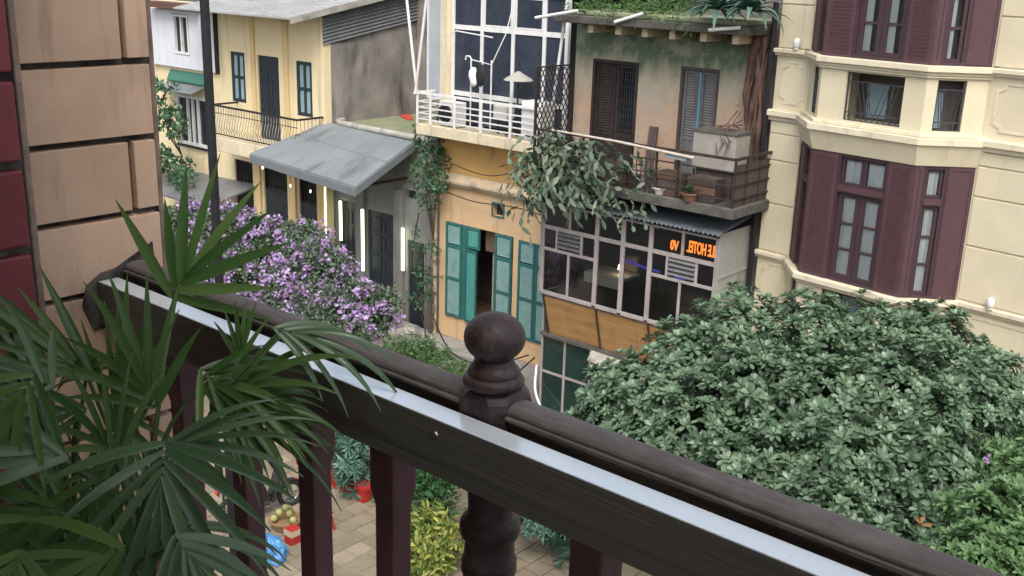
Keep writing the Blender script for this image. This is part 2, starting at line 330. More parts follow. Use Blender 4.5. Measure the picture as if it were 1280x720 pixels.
def inst(me, name, parent, M):
    o = bpy.data.objects.new(name, me); COL.objects.link(o); o.parent = parent
    o.matrix_local = (XF[parent.name] @ M) if parent.name in XF else M
    return o
def FY(y0=0.):                # facade frame: along = x, out = towards the street (-y)
    return lambda a, b, c: (a, y0 - b, c)
def FX(x0=0.):                # wall facing +x: along = y, out = +x
    return lambda a, b, c: (x0 + b, a, c)
def tree_copy(o, parent=None):
    c = o.copy(); COL.objects.link(c); c.parent = parent
    if o.name in XF: XF[c.name] = XF[o.name]
    for ch in list(o.children): tree_copy(ch, c)
    return c
def np_mesh(name, V, Q, material, tone=None, smooth=False):
    me = bpy.data.meshes.new(name); V = np.asarray(V, np.float32); Q = np.asarray(Q, np.int32); k = Q.shape[1]
    me.vertices.add(len(V)); me.vertices.foreach_set('co', V.ravel()); me.loops.add(Q.size); me.loops.foreach_set('vertex_index', Q.ravel())
    me.polygons.add(len(Q)); me.polygons.foreach_set('loop_start', np.arange(0, Q.size, k, dtype=np.int32))
    try: me.polygons.foreach_set('loop_total', np.full(len(Q), k, np.int32))
    except Exception: pass
    if tone is not None:
        a = me.attributes.new('tone', 'FLOAT', 'POINT'); a.data.foreach_set('value', np.asarray(tone, np.float32))
    me.update(calc_edges=True); me.validate(); me.materials.append(MATS[material])
    if smooth: me.polygons.foreach_set('use_smooth', [True] * len(me.polygons))
    return me
def np_obj(name, V, Q, material, parent=None, tone=None, smooth=False, stuff=True):
    V = np.asarray(V, float)
    if parent is not None:
        X = np.array(XF[parent.name]); V = V @ X[:3, :3].T + X[:3, 3]
    o = bpy.data.objects.new(name, np_mesh(name, V, Q, material, tone, smooth)); COL.objects.link(o)
    if parent is not None: o.parent = parent; XF[o.name] = XF[parent.name]
    if stuff: o['kind'] = 'stuff'
    return o
def join(parts):              # [(V, Q, tone)]
    Vs, Qs, Ts, k = [], [], [], 0
    for V, Q, T in parts: Vs.append(V); Qs.append(np.asarray(Q) + k); Ts.append(T); k += len(V)
    return np.concatenate(Vs), np.concatenate(Qs), np.concatenate(Ts)
def rot_to(d, spin=0.):       # 3x3 whose z axis is d
    d = Vector(d).normalized(); q = d.to_track_quat('Z', 'Y').to_matrix() @ Matrix.Rotation(spin, 3, 'Z'); return np.array(q)

# ------------------------------------------------------------------ the setting: street and paving
o = MB().box(-220, 220, -200, 220, G - .5, G).build('street', 'asphalt'); o['kind'] = 'structure'
o = MB().box(-36, 6, -13.5, 0.2, G, G + .03).build('pavement', 'joint'); o['kind'] = 'structure'
XF[o.name] = Matrix.Identity(4)
pv = o
slab_me = []
for k in range(6):
    b = MB(); e = .012; hx, hy = .192, .192; t = .022 + .004 * (k % 3)
    b.hexa([(-hx, -hy, 0), (hx, -hy, 0), (hx, hy, 0), (-hx, hy, 0), (-hx + e, -hy + e, t), (hx - e, -hy + e, t), (hx - e, hy - e, t + random.uniform(-.003, .003)), (-hx + e, hy - e, t)])
    slab_me.append(b.mesh('paving_slab', 'pave' if k < 4 else 'pave_dark'))
spots = []
for i in range(0, 22):
    for j in range(0, 12):
        x = -19.8 + i * .4; y = -9.9 + j * .4 + (.2 if i % 2 else 0)
        if abs((x + 16) * .62 + (y + 6.3) * 1.0) < 2.6: spots.append((x, y))
spots.sort(key=lambda p: (p[0] + 15.6) ** 2 + (p[1] + 6.5) ** 2)
for x, y in spots[:290]:
    inst(random.choice(slab_me), 'paving_slab', pv, Matrix.Translation((x, y, G + .03)) @ Matrix.Rotation(random.uniform(-.02, .02), 4, 'Z'))
far = MB()
for i in range(-38, 50):
    for j in range(0, 34):
        x = -19.8 + i * .4; y = -13.1 + j * .4 + (.2 if i % 2 else 0)
        if (x, y) not in spots[:290] and -35 < x < 5 and y < 0 and not any(abs(x - a) < .1 and abs(y - b) < .1 for a, b in spots[:290]):
            far.box(x - .19, x + .19, y - .19, y + .19, G + .03, G + .051)
o = far.build('distant_paving_slabs', 'pave', pv); o['kind'] = 'stuff'

# ------------------------------------------------------------------ generic windows
def casement(parent, F, a0, a1, c0, c1, fm, gm, wd=.05, bars_v=(), bars_h=(), name='window', back=.04, depth=.07, curtain=None):
    """frame set in an opening; bars at fractions; one pane per light as sub-parts"""
    b = MB().frame(F, a0, a1, c0, c1, wd, -back - depth, -back)
    xs = [a0 + wd] + [a0 + (a1 - a0) * f for f in bars_v] + [a1 - wd]; zs = [c0 + wd] + [c0 + (c1 - c0) * f for f in bars_h] + [c1 - wd]
    hw = wd * .42
    for x in xs[1:-1]: b.obox(F, x - hw, x + hw, -back - depth + .01, -back - .004, c0 + wd, c1 - wd)
    for z in zs[1:-1]:
        for i in range(len(xs) - 1):
            b.obox(F, xs[i] + (hw if i else 0), xs[i + 1] - (hw if i < len(xs) - 2 else 0), -back - depth + .012, -back - .006, z - hw, z + hw)
    f = b.build(name, fm, parent, bevel=0)
    for i in range(len(xs) - 1):
        for j in range(len(zs) - 1):
            MB().obox(F, xs[i] + (hw if i else 0), xs[i + 1] - (hw if i < len(xs) - 2 else 0), -back - depth + .018, -back - depth + .026,
                      zs[j] + (hw if j else 0), zs[j + 1] - (hw if j < len(zs) - 2 else 0)).build('pane', gm, f)
    return f
def curtain(parent, F, a0, a1, c0, c1, out, name='curtain', amp=.018, m='curtain'):
    n = max(8, int((a1 - a0) / .025)); b = MB(); vs = []; th = .006
    for i in range(n + 1):
        a = a0 + (a1 - a0) * i / n; d = amp * math.sin(i * 1.25 + a0 * 7) + .006 * math.sin(i * .4)
        vs += [F(a, out + d, c0), F(a, out + d, c1)]
    b.add(vs, [(2 * i, 2 * i + 2, 2 * i + 3, 2 * i + 1) for i in range(n)])
    return b.build(name, m, parent, smooth=True)
def louvre(b, F, a0, a1, c0, c1, out, n, tilt=.018, th=.006):
    for k in range(n):
        z = c0 + (c1 - c0) * (k + .5) / n; h = (c1 - c0) / n * .42
        b.hexa([F(a0, out + tilt, z - h), F(a1, out + tilt, z - h), F(a1, out - tilt * .3, z + h * .6), F(a0, out - tilt * .3, z + h * .6),
                F(a0, out + tilt, z - h + th), F(a1, out + tilt, z - h + th), F(a1, out - tilt * .3, z + h * .6 + th), F(a0, out - tilt * .3, z + h * .6 + th)])
    return b

# ------------------------------------------------------------------ yellow house (far left)
Y = thing('yellow_house', 'pale yellow house with tall dark door and small iron balcony at the far left', 'house', (-27.4, 0, G))
F = FY(0)
holes = [(-27.66, -26.97, 8.22, 9.69), (-26.36, -25.35, 7.2, 9.68), (-24.55, -23.87, 8.14, 9.66), (-27.72, -26.72, 2.6, 6.46), (-26.28, -25.06, 2.6, 6.48), (-24.6, -23.72, 2.6, 6.35), (-30.66, -28.95, 6.58, 8.15), (-30.45, -29.62, 9.42, 10.62)]
MB().wall(F, -34, -23.35, G, 11.0, .25, holes).build('front_wall', 'yellow', Y)
MB().box(-23.6, -23.352, .252, 6, G, 10.2).build('side_wall', 'grey_stain', Y)
MB().extrude([(-23.6, .01, 10.202), (-23.6, 3.6, 10.202), (-23.6, 3.6, 11.55), (-23.6, .01, 10.95)], (.2, 0, 0)).build('gable', 'grey_stain', Y)
MB().box(-34, -23.6, 5.8, 6, G, 11).build('rear_wall', 'yellow', Y)
MB().box(-34, -23.61, .26, 5.8, 7.0, 7.15).build('floor_slab', 'room_dark', Y)
# corrugated siding on the gable, below the roof verge
b = MB(); n = 9
for k in range(n):
    z0 = k * .095
    def q(y, dz, out): return (-23.36 + out, y, 10.18 + .165 * y + dz)
    b.add([q(-.03, z0, .055), q(3.55, z0, .055), q(3.55, z0 + .05, .012), q(-.03, z0 + .05, .012), q(3.55, z0 + .095, .055), q(-.03, z0 + .095, .055)], [(0, 1, 2, 3), (3, 2, 4, 5)])
b.build('corrugated_siding', 'siding', Y)
for x0, x1 in ((-26.6, -26.42), (-25.08, -24.86)):
    MB().obox(F, x0, x1, 0.001, .07, 7.2, 10.7).build('pilaster', 'yellow_deep', Y, bevel=.01)
casement(Y, F, -27.66, -26.97, 8.22, 9.69, 'frame_dark', 'pale_blue_pane', .10, (.5,), (.5,), depth=.06, back=.01)
casement(Y, F, -24.55, -23.87, 8.14, 9.66, 'frame_dark', 'pale_blue_pane', .10, (.5,), (.5,), depth=.06, back=.01)
def panel_door(parent, F, a0, a1, c0, c1, m, rows, name='door', cols=2, back=.06):
    b = MB().obox(F, a0, a1, -back - .06, -back, c0, c1)
    W_ = (a1 - a0) / cols
    for i in range(cols):
        z = c0 + .12
        for h in rows:
            b.frame(F, a0 + W_ * i + .07, a0 + W_ * (i + 1) - .07, z, z + h - .08, .03, -back, -back + .018); z += h
    return b.build(name, m, parent)
d = panel_door(Y, F, -26.36, -25.35, 7.2, 9.68, 'door_dark', (.5, .42, .3, .3, .3, .3))
for (a0, a1, top) in ((-27.72, -26.72, 6.46), (-26.28, -25.06, 6.48), (-24.6, -23.72, 6.35)):
    d = panel_door(Y, F, a0, a1, 2.6, top - .75, 'door_dark', (.6, .5, .5, .5, .45))
    g = MB(); g.frame(F, a0, a1, top - .74, top, .06, -.12, -.05)
    for k in range(1, 5): g.obox(F, a0 + (a1 - a0) * k / 5 - .012, a0 + (a1 - a0) * k / 5 + .012, -.10, -.07, top - .68, top - .06)
    t = g.build('fanlight', 'iron', Y); MB().obox(F, a0 + .06, a1 - .06, -.16, -.14, top - .68, top - .06).build('pane', 'dark_glass', t)
for (x0, x1) in ((-26.72, -26.28), (-25.06, -24.6), (-23.72, -23.36)):
    MB().obox(F, x0 + .06, x1 - .05, .002, .1, 2.6, 6.75).build('pier', 'yellow_deep', Y)
casement(Y, F, -30.66, -28.95, 6.58, 8.15, 'white_paint', 'dark_glass', .09, (.34, .5, .67), (), back=-.05, depth=.1)
MB().obox(F, -30.75, -28.86, .005, .07, 6.50, 6.56).build('sill', 'iron', Y)
for k in range(8):
    x0 = -31.8 + k * .44
    if x0 + .43 < -30.45 or x0 > -29.62: MB().obox(F, x0, x0 + .43, .004, .13, 9.0, 10.74).build('cladding_board', 'white_clad', Y)
    else:
        MB().obox(F, x0, x0 + .43, .004, .13, 9.0, 9.40).build('cladding_board', 'white_clad', Y); MB().obox(F, x0, x0 + .43, .004, .13, 10.64, 10.74).build('cladding_board', 'white_clad', Y)
MB().obox(F, -28.275, -28.245, .004, .15, 8.96, 10.76).build('corner_trim', 'iron', Y)
casement(Y, F, -30.45, -29.62, 9.42, 10.62, 'white_paint', 'dark_glass', .07, (.5,), (), back=-.15, depth=.12)
aw = MB().extrude([(-30.95, -.01, 8.55), (-28.9, -.01, 8.55), (-28.9, -.62, 8.32), (-30.95, -.62, 8.32)], (0, 0, .02)).build('window_awning', 'awning_sheet', Y)
MB().extrude([(-30.95, -.02, 8.86), (-28.9, -.02, 8.86), (-28.9, -.17, 8.56), (-30.95, -.17, 8.56)], (0, 0, .03)).build('flashing', 'green_sheet', aw)
MB().box(-31.5, -28.9, -.5, 0, 10.80, 10.98).build('eave_board', 'brown_soffit', Y)
# metal roof with standing ribs
def rp(x, y, dz=0): return (x, y, 10.87 + (y + 1.25) * .178 + dz)
rf = MB().extrude([rp(-28.6, -1.25), rp(-23.1, -1.25), rp(-23.1, 6.2), rp(-28.6, 6.2)], (0, 0, .05)).build('metal_roof', 'zinc', Y)
for k in range(23):
    x = -28.5 + k * .242
    MB().extrude([rp(x, -1.24, .051), rp(x + .035, -1.24, .051), rp(x + .035, 6.2, .051), rp(x, 6.2, .051)], (0, 0, .022)).build('roof_rib', 'zinc', rf)
MB().extrude([rp(-23.099, -1.27, -.10), rp(-23.06, -1.27, -.10), rp(-23.06, 6.2, -.10), rp(-23.099, 6.2, -.10)], (0, 0, .17)).build('verge_board', 'kerb_pale', rf)
# balcony
MB().box(-27.45, -23.38, -.92, -.002, 6.86, 7.28).build('balcony_slab', 'pale_slab', Y, bevel=.02)
rl = MB(); rl.box(-27.42, -23.4, -.92, -.87, 8.18, 8.23); rl.box(-23.45, -23.4, -.868, 0, 8.18, 8.23); rl.box(-27.42, -27.37, -.868, 0, 8.18, 8.23); rl.box(-27.42, -23.4, -.91, -.88, 7.36, 7.39); rl.box(-23.44, -23.41, -.878, 0, 7.36, 7.39); rl.box(-27.42, -23.4, -.905, -.885, 7.98, 8.0)
rl = rl.build('balcony_railing', 'iron', Y)
bal = MB().tube([(0, 0, 0), (0, -.02, .12), (0, -.09, .24), (0, -.05, .42), (0, 0, .58), (0, 0, .8)], .011, 5).mesh('baluster', 'baluster_iron')
for k in range(32): inst(bal, 'baluster', rl, Matrix.Translation((-27.35 + k * .126, -.895, 7.39)))
for k in range(6): inst(bal, 'baluster', rl, Matrix.Translation((-23.425, -.78 + k * .13, 7.39)) @ Matrix.Rotation(R(90), 4, 'Z'))

# ------------------------------------------------------------------ grey shop with sloping awning and light tubes
S = thing('grey_shop', 'low grey shop under a sloping blue grey awning with vertical light tubes', 'shop', (-21.2, .3, G))
F = FY(.3)
holes = [(-21.97, -20.82, 2.6, 5.82), (-23.18, -22.35, 2.6, 5.9), (-20.42, -20.02, 6.38, 6.62), (-20.35, -19.72, 2.6, 5.25)]
MB().wall(F, -23.34, -18.86, G, 8.02, .2, holes).build('front_wall', 'grey_wall', S)
MB().box(-23.34, -18.87, .51, 3.5, 7.86, 8.03).build('terrace_roof', 'moss_roof', S)
MB().box(-23.34, -18.87, 3.505, 3.7, G, 12.6).build('back_wall', 'grey_stain', S)
b = MB().tube([(-23.3, .62, 8.08), (-23.18, .32, 8.09), (-22.9, .16, 8.09), (-21.5, .14, 8.08), (-19.0, .14, 8.06)], .085, 10); b.build('parapet_kerb', 'kerb_pale', S, smooth=True)
MB().box(-23.34, -18.87, 0.31, .50, 8.0, 8.035).build('parapet_base', 'moss_roof', S)
panel_door(S, F, -21.97, -20.82, 2.6, 5.82, 'door_dark', (.7, .6, .6, .6, .5), cols=2)
panel_door(S, F, -23.18, -22.35, 2.6, 5.9, 'door_dark', (.7, .6, .6, .6, .5), cols=2)
panel_door(S, F, -20.35, -19.72, 2.6, 5.25, 'door_dark', (.7, .6, .5, .5), cols=1)
MB().obox(F, -20.42, -20.02, -.18, -.15, 6.38, 6.62).build('vent', 'dark_glass', S)
MB().obox(F, -22.33, -22.0, .003, .14, G, 7.0).build('pier', 'grey_wall', S, bevel=.01); MB().obox(F, -20.8, -20.45, .003, .12, G, 6.6).build('pier', 'grey_wall', S, bevel=.01)
for x, z0, z1, yy in ((-23.42, 4.0, 6.25, -.02), (-22.95, 4.75, 5.9, .14), (-22.02, 4.05, 5.82, .14), (-20.4, 4.4, 5.58, .14)):
    MB().box(x - .04, x + .04, yy, yy + .05, z0, z1).build('light_tube', 'neon', S, bevel=.01)
A0, A1, A2, A3 = Vector((-23.45, .12, 8.02)), Vector((-19.92, .12, 7.94)), Vector((-19.92, -1.88, 7.02)), Vector((-24.05, -2.0, 7.30))
aw = MB(); 
for k in range(8):
    t0, t1 = k / 8, (k + 1) / 8; up = Vector((0, 0, .03))
    p = [A0.lerp(A1, t0), A0.lerp(A1, t1), A3.lerp(A2, t1), A3.lerp(A2, t0)]
    if k == 0: aw.extrude(p, (0, 0, .045))
    else: aw.extrude(p, (0, 0, .045))
aw = aw.build('awning_roof', 'awning_sheet', S)
MB().extrude([A0.lerp(A3, .40) + Vector((0, 0, .046)), A1.lerp(A2, .47) + Vector((0, 0, .046)), A1.lerp(A2, .49) + Vector((0, 0, .046)), A0.lerp(A3, .42) + Vector((0, 0, .046))], (0, 0, .012)).build('sheet_lap', 'awning_edge', aw)
dn = Vector((0, 0, -.20))
MB().extrude([A3, A2, A2 + dn, A3 + dn], (0, -.04, 0)).build('front_fascia', 'awning_edge', aw)
MB().extrude([A2 + Vector((0, -.038, 0)), A1, A1 + dn, A2 + dn + Vector((0, -.038, 0))], (.035, 0, 0)).build('side_fascia', 'awning_edge', aw)
for x in (-20.4, -22.2):
    MB().box(x, x + .05, -1.5, .29, 6.9, 6.96).build('bracket', 'rust_iron', S)
for x, y, z in ((-24.15, -1.55, 6.88), (-22.75, -1.7, 6.62), (-22.1, -1.55, 6.55)):
    bl = thing('light_bulb', '', 'bulb', (x, y, z), group='bulbs under the awning')
    big = x < -24; MB().lathe((x, y, z - .04), [(.012, 0), (.035 if big else .02, .03), (.03 if big else .018, .06), (.012, .08)], 8).build('globe', 'warm_bulb', bl, smooth=True)
    MB().tube([(x, y, z + .04), (x, y, 7.02 + (0.2 if big else .05))], .008, 5).build('cord', 'cable', bl)
    bl['label'] = 'glowing warm bulb at the left end of the blue grey awning' if big else ('small bare bulb under the middle of the awning by the first door' if x < -22.5 else 'small bare bulb under the awning near its right front corner')
bx = thing('red_cloth_strip', 'red cloth strip lying on the mossy terrace roof beside the stained wall', 'cloth', (-22.9, 2.6, 8.03))
MB().extrude([(-23.3, 2.75, 8.035), (-22.5, 2.3, 8.035), (-22.35, 2.42, 8.045), (-23.1, 3.0, 8.05)], (0, 0, .03)).build('cloth', 'red_cloth', bx)

# ------------------------------------------------------------------ house with the white glazed room above teal shutters
P = thing('peach_house', 'peach and ochre house with teal shutters below a white glazed upper room', 'house', (-16.8, 0, G))
F = FY(0)
holes = [(-18.6, -16.34, 3.65, 6.13), (-16.16, -14.75, 3.65, 6.10), (-17.04, -16.67, 6.55, 6.87)]
MB().wall(F, -18.85, -14.72, 3.05, 7.08, .25, holes).build('front_wall', 'peach', P)
MB().box(-18.85, -14.72, .002, .26, G, 3.05).build('base_wall', 'concrete', P)
MB().box(-18.84, -14.72, -.0, .24, 7.4, 8.36).build('upper_wall', 'ochre', P)
MB().sweep([(0, .02, 0), (0, -.10, 0), (0, -.17, .10), (0, -.17, .15), (0, -.08, .24), (0, .02, .32)], (-18.95, 0, 7.08), (-14.74, 0, 7.08)).build('string_course', 'moulding', P)
MB().box(-18.85, -14.72, 1.6, 1.8, G, 8.3).build('inner_wall', 'room_dark', P); MB().box(-18.8, -14.72, .26, 1.6, 3.3, 3.6).build('inner_floor', 'room_wood', P)
MB().box(-19.05, -18.86, .25, 6, G, 12.6).build('party_wall', 'grey_stain', P)
# teal shutters: every leaf a part, its louvre panels sub-parts
def shutter(parent, F, a0, a1, c0, c1, panels, fm, lm, out=0., name='shutter', slat=None):
    wd = .055
    b = MB().frame(F, a0, a1, c0, c1, wd, out - .02, out + .03)
    for z0, z1, m in panels[:-1]: b.obox(F, a0 + wd, a1 - wd, out - .018, out + .027, z1, z1 + .08)
    s = b.build(name, fm, parent)
    for z0, z1, m in panels:
        mb = MB().obox(F, a0 + wd, a1 - wd, out - .015, out - .006, z0, z1)
        louvre(mb, F, a0 + wd + .012, a1 - wd - .012, z0 + .01, z1 - .01, out + .004, max(6, int((z1 - z0) / (slat or .055))))
        mb.build('louvre_panel', m or lm, s)
    return s
f1 = FY(-.0)
pn = lambda m=None: [(3.71, 4.62, m), (4.70, 5.48, m), (5.58, 6.06, m)]
shutter(P, f1, -18.58, -18.03, 3.65, 6.12, pn(), 'teal_frame', 'teal_faded', .02)
MB().obox(F, -18.02, -17.9, -.03, .03, 3.65, 6.12).build('window_mullion', 'teal_frame', P)
ang = R(10); hx, hy = -17.89, -.02     # second leaf swung a little open
F2 = lambda a, b, c: (hx + (a + 17.89) * math.cos(ang) + b * math.sin(ang), -.03 - (a + 17.89) * math.sin(ang) - b * math.cos(ang), c)
shutter(P, F2, -17.88, -17.40, 3.65, 5.56, [(3.70, 5.50, None)], 'teal_frame', 'teal_bright', .02)
shutter(P, f1, -17.88, -17.42, 5.58, 6.12, [(5.63, 6.06, None)], 'teal_frame', 'teal_bright', .02)
MB().obox(F, -17.40, -16.92, -.20, -.17, 5.55, 6.10).build('transom_board', 'room_wood', P)
shutter(P, f1, -16.90, -16.36, 3.65, 6.12, pn(), 'teal_frame', 'teal_faded', .02)
shutter(P, f1, -16.14, -15.62, 3.65, 6.10, pn(), 'teal_frame', 'teal_faded', .02)
shutter(P, f1, -15.60, -15.05, 3.65, 6.10, pn(), 'teal_frame', 'teal_faded', .02)
sh = MB()
for x in (-17.22, -17.0): sh.box(x, x + .03, .25, .28, 3.65, 5.5)
for k in range(7): sh.box(-17.19, -17.0, .252, .278, 3.9 + k * .24, 3.93 + k * .24)
t = thing('ladder_rack', 'pale wooden ladder rack inside the open teal shutter', 'ladder', (-17.1, .26, 3.62)); sh.build('ladder', 'bamboo', t)
MB().obox(F, -17.04, -16.67, -.2, -.16, 6.55, 6.87).build('vent', 'dark_glass', P)
MB().frame(F, -17.06, -16.65, 6.53, 6.89, .03, .002, .025).build('vent_frame', 'teal_frame', P)
b = MB().tube([(-18.93, -.08, G), (-18.93, -.08, 6.95)], .055, 8); b.build('downpipe', 'moulding', P, smooth=True)
# balcony and glazed room
MB().box(-19.05, -15.02, -.66, .02, 8.36, 8.62).build('balcony_slab', 'pale_slab', P, bevel=.015)
rl = MB()
for z in (8.74, 8.88, 9.02, 9.16, 9.37): 
    rr = .028 if z > 9.3 else .014
    rl.box(-19.03, -15.08, -.62 - rr, -.62 + rr, z - rr, z + rr)
    rl.box(-19.03 - rr, -19.03 + rr, -.588, 0, z - rr, z + rr)
rl = rl.build('balcony_railing', 'white_paint', P)
for x in (-19.0, -18.55, -17.74, -16.89, -15.98, -15.12): MB().box(x - .035, x + .035, -.668, -.652, 8.62, 9.35).build('post', 'white_paint', rl)
MB().box(-18.86, -18.45, -.02, .2, 8.6, 12.6).build('pillar', 'pale_slab', P, bevel=.02)
MB().box(-18.62, -18.5, -.05, -.021, 8.6, 12.6).build('yellow_strip', 'yellow', P)
MB().box(-19.32, -18.88, .04, .08, 9.2, 12.6).build('screen_panel', 'frosted_panel', P); MB().frame(FY(.04), -19.36, -18.86, 9.16, 12.6, .04, .002, .03).build('screen_frame', 'white_paint', P)
xs = [-18.43, -17.49, -16.52, -15.59, -14.95]; zs = [8.62, 9.39, 10.95, 11.75, 12.6]
fr = MB()
for x in xs: fr.box(x - .045, x + .045, -.03, .05, 8.62, 12.6)
for z in zs[1:-1]:
    for i in range(4): fr.box(xs[i] + .045, xs[i + 1] - .045, -.025, .045, z - (.055 if z in (9.39, 10.95) else .03), z + (.055 if z in (9.39, 10.95) else .03))
for i in (1, 2): fr.frame(FY(0), xs[i] + .05, xs[i + 1] - .05, 11.01, 11.71, .04, .0, .02)
fr = fr.build('glazing_frame', 'white_paint', P)
for i in range(4):
    for j in range(4):
        MB().box(xs[i] + .045, xs[i + 1] - .045, .0, .012, zs[j] + .055, zs[j + 1] - .055).build('pane', 'dark_blue_glass', fr)
MB().box(-18.85, -14.72, .3, 6, 8.4, 8.55).build('upper_floor', 'room_dark', P); MB().box(-18.85, -14.72, 5.9, 6, 8.55, 12.6).build('rear_wall', 'grey_stain', P); MB().box(-19.05, -14.72, -.3, 6.2, 12.6, 12.75).build('roof_slab', 'concrete', P)
# things on the white balcony
a = thing('air_conditioner', 'white air conditioner unit with dark round fan behind the white railing', 'air conditioner', (-18.1, -.35, 8.62))
MB().box(-18.42, -17.78, -.5, -.2, 8.64, 9.22).build('casing', 'white_paint', a, bevel=.02)
fb = MB(); 
for rr in (.22, .15, .08): fb.tube([(-18.2 + rr * math.cos(k * math.pi / 8), -.515, 8.93 + rr * math.sin(k * math.pi / 8)) for k in range(17)], .008, 4)
fb.build('fan_grille', 'iron', a)
MB().tube([(-18.2, -.502, 8.93), (-18.2, -.508, 8.93)], .21, 20).build('fan_opening', 'rubber', a)
a = thing('white_cabinet', 'plain white cabinet standing at the right end of the white balcony', 'cabinet', (-15.4, -.33, 8.62))
MB().box(-15.75, -15.12, -.55, -.12, 8.63, 9.50).build('body', 'white_paint', a, bevel=.015); MB().box(-15.72, -15.15, -.562, -.551, 8.68, 9.44).build('door', 'white_paint', a, bevel=.004)
rk = thing('clothes_rack', 'tall white hooked clothes rack with a cap hanging from it', 'clothes rack', (-17.1, -.45, 8.62))
MB().tube([(-17.42, -.45, 8.63), (-17.42, -.45, 10.28), (-17.46, -.45, 10.34), (-17.58, -.45, 10.34), (-17.6, -.45, 10.25)], .018, 6).build('upright', 'white_paint', rk)
MB().tube([(-16.78, -.45, 8.63), (-16.78, -.45, 10.3)], .018, 6).build('upright', 'white_paint', rk)
MB().tube([(-17.42, -.45, 10.27), (-16.78, -.45, 10.2), (-16.5, -.3, 10.9), (-16.4, -.2, 11.5)], .014, 6).build('crossbar', 'white_paint', rk)
MB().tube([(-18.5, -.2, 9.9), (-18.45, -.3, 10.7), (-18.0, -.35, 10.88), (-16.9, -.3, 10.8)], .016, 6).build('bent_rod', 'white_paint', rk)
hc = thing('hanging_clothes', 'small bundle of pale and black clothes hanging on the white rack', 'clothes', (-17.2, -.45, 9.9))
def lump(c, rx, ry, rz, sd=1, n=10):
    rnd = random.Random(sd); b = MB(); vs = []; m = n // 2 + 1
    for i in range(m + 1):
        th = math.pi * i / m
        for j in range(n):
            a = 2 * math.pi * j / n; k = 1 + rnd.uniform(-.16, .16)
            vs.append((c[0] + rx * k * math.sin(th) * math.cos(a), c[1] + ry * k * math.sin(th) * math.sin(a), c[2] + rz * k * math.cos(th)))
    return b.add(vs, [(i * n + j, (i + 1) * n + j, (i + 1) * n + (j + 1) % n, i * n + (j + 1) % n) for i in range(m) for j in range(n)])
lump((-17.33, -.47, 9.9), .13, .06, .2, 3).build('pale_shirt', 'curtain', hc, smooth=True); lump((-17.08, -.47, 9.95), .15, .06, .26, 4).build('black_shirt', 'rubber', hc, smooth=True); lump((-17.28, -.52, 9.75), .09, .05, .09, 5).build('cap', 'pot_white', hc, smooth=True)
st = thing('parasol_lamp', 'black stand with crossed feet under a pale cone shade on the white balcony', 'stand', (-16.0, -.4, 8.62))
MB().tube([(-16.0, -.4, 8.65), (-16.0, -.4, 10.35)], .02, 6).build('pole', 'iron', st)
MB().lathe((-16.0, -.4, 9.92), [(.34, 0), (.30, .04), (.12, .14), (.03, .20)], 14).build('cone_shade', 'shade_cloth', st, smooth=True)
for sx in (-1, 1): MB().tube([(-16.0 + sx * .02, -.4, 8.85), (-16.0 + sx * .30, -.45, 8.64)], .016, 5).build('foot', 'iron', st)
pb = thing('storage_box', 'pale plastic box on a stand behind the white railing', 'box', (-16.45, -.35, 8.62)); MB().box(-16.65, -16.25, -.5, -.2, 9.0, 9.3).build('body', 'pot_white', pb, bevel=.015)
for sx in (-16.62, -16.28): MB().box(sx - .015, sx + .015, -.37, -.33, 8.63, 9.0).build('leg', 'iron', pb)
for i, (p0, p1, lb) in enumerate((((-19.42, -.62, 11.55), (-19.06, -.62, 9.38), 'outer slanted white pole at the left corner of the white balcony, leaning left'),
                                  ((-18.62, -.72, 11.7), (-19.03, -.70, 9.36), 'slanted white pole at the left corner of the white balcony, leaning right'),
                                  ((-14.47, -.66, 11.8), (-14.72, -.70, 9.6), 'slanted white pole at the right end of the white balcony by the lattice gate'))):
    t = thing('white_pole', lb, 'pole', p1, group='slanted white poles of the upper balcony'); MB().tube([p1, p0], .035, 8).build('shaft', 'white_paint', t, smooth=True)
    MB().lathe(p1, [(.05, -.02), (.05, .03)], 8).build('foot', 'white_paint', t)
pl = thing('concrete_plinth', 'low grey concrete plinth at the foot of the peach house', 'plinth', (-16.8, -.4, G))
MB().box(-19.6, -14.8, -.75, -.003, G, 3.05).build('block', 'plinth', pl, bevel=.03)

# ------------------------------------------------------------------ old weathered house with the rusty balcony
H = thing('weathered_house', 'old weathered house with green stained salmon wall and rusty iron balcony', 'house', (-12.3, 0, G))
F = FY(0)
holes = [(-14.21, -13.01, 8.16, 10.53), (-11.97, -11.07, 8.16, 10.55)]
MB().wall(F, -14.70, -9.93, 8.0, 11.22, .3, holes).build('front_wall', 'old_wash', H)
MB().box(-14.70, -14.6, .02, 6, G, 8.0).build('party_wall', 'room_dark', H); MB().box(-9.95, -9.85, .02, 6, G, 12.4).build('party_wall', 'grey_stain', H)
MB().box(-14.6, -9.95, 2.3, 2.4, G, 7.9).build('rear_wall', 'room_dark', H); MB().box(-14.6, -9.95, 5.9, 6, 7.9, 12.4).build('rear_wall', 'grey_stain', H)
MB().box(-14.6, -9.95, .02, 2.3, 5.2, 5.44).build('floor_slab', 'room_wood', H); MB().box(-14.6, -9.95, .301, 5.9, 7.9, 7.999).build('floor_slab', 'room_dark', H)
# roof slab on short beams
MB().box(-14.6, -9.98, -.95, 6.0, 11.30, 11.46).build('roof_slab', 'dark_slab', H, bevel=.02)
for x in (-13.75, -13.05, -12.4, -11.75, -11.05, -10.35): MB().box(x - .07, x + .07, -.78, -.001, 11.12, 11.298).build('roof_beam', 'moulding', H, bevel=.01)
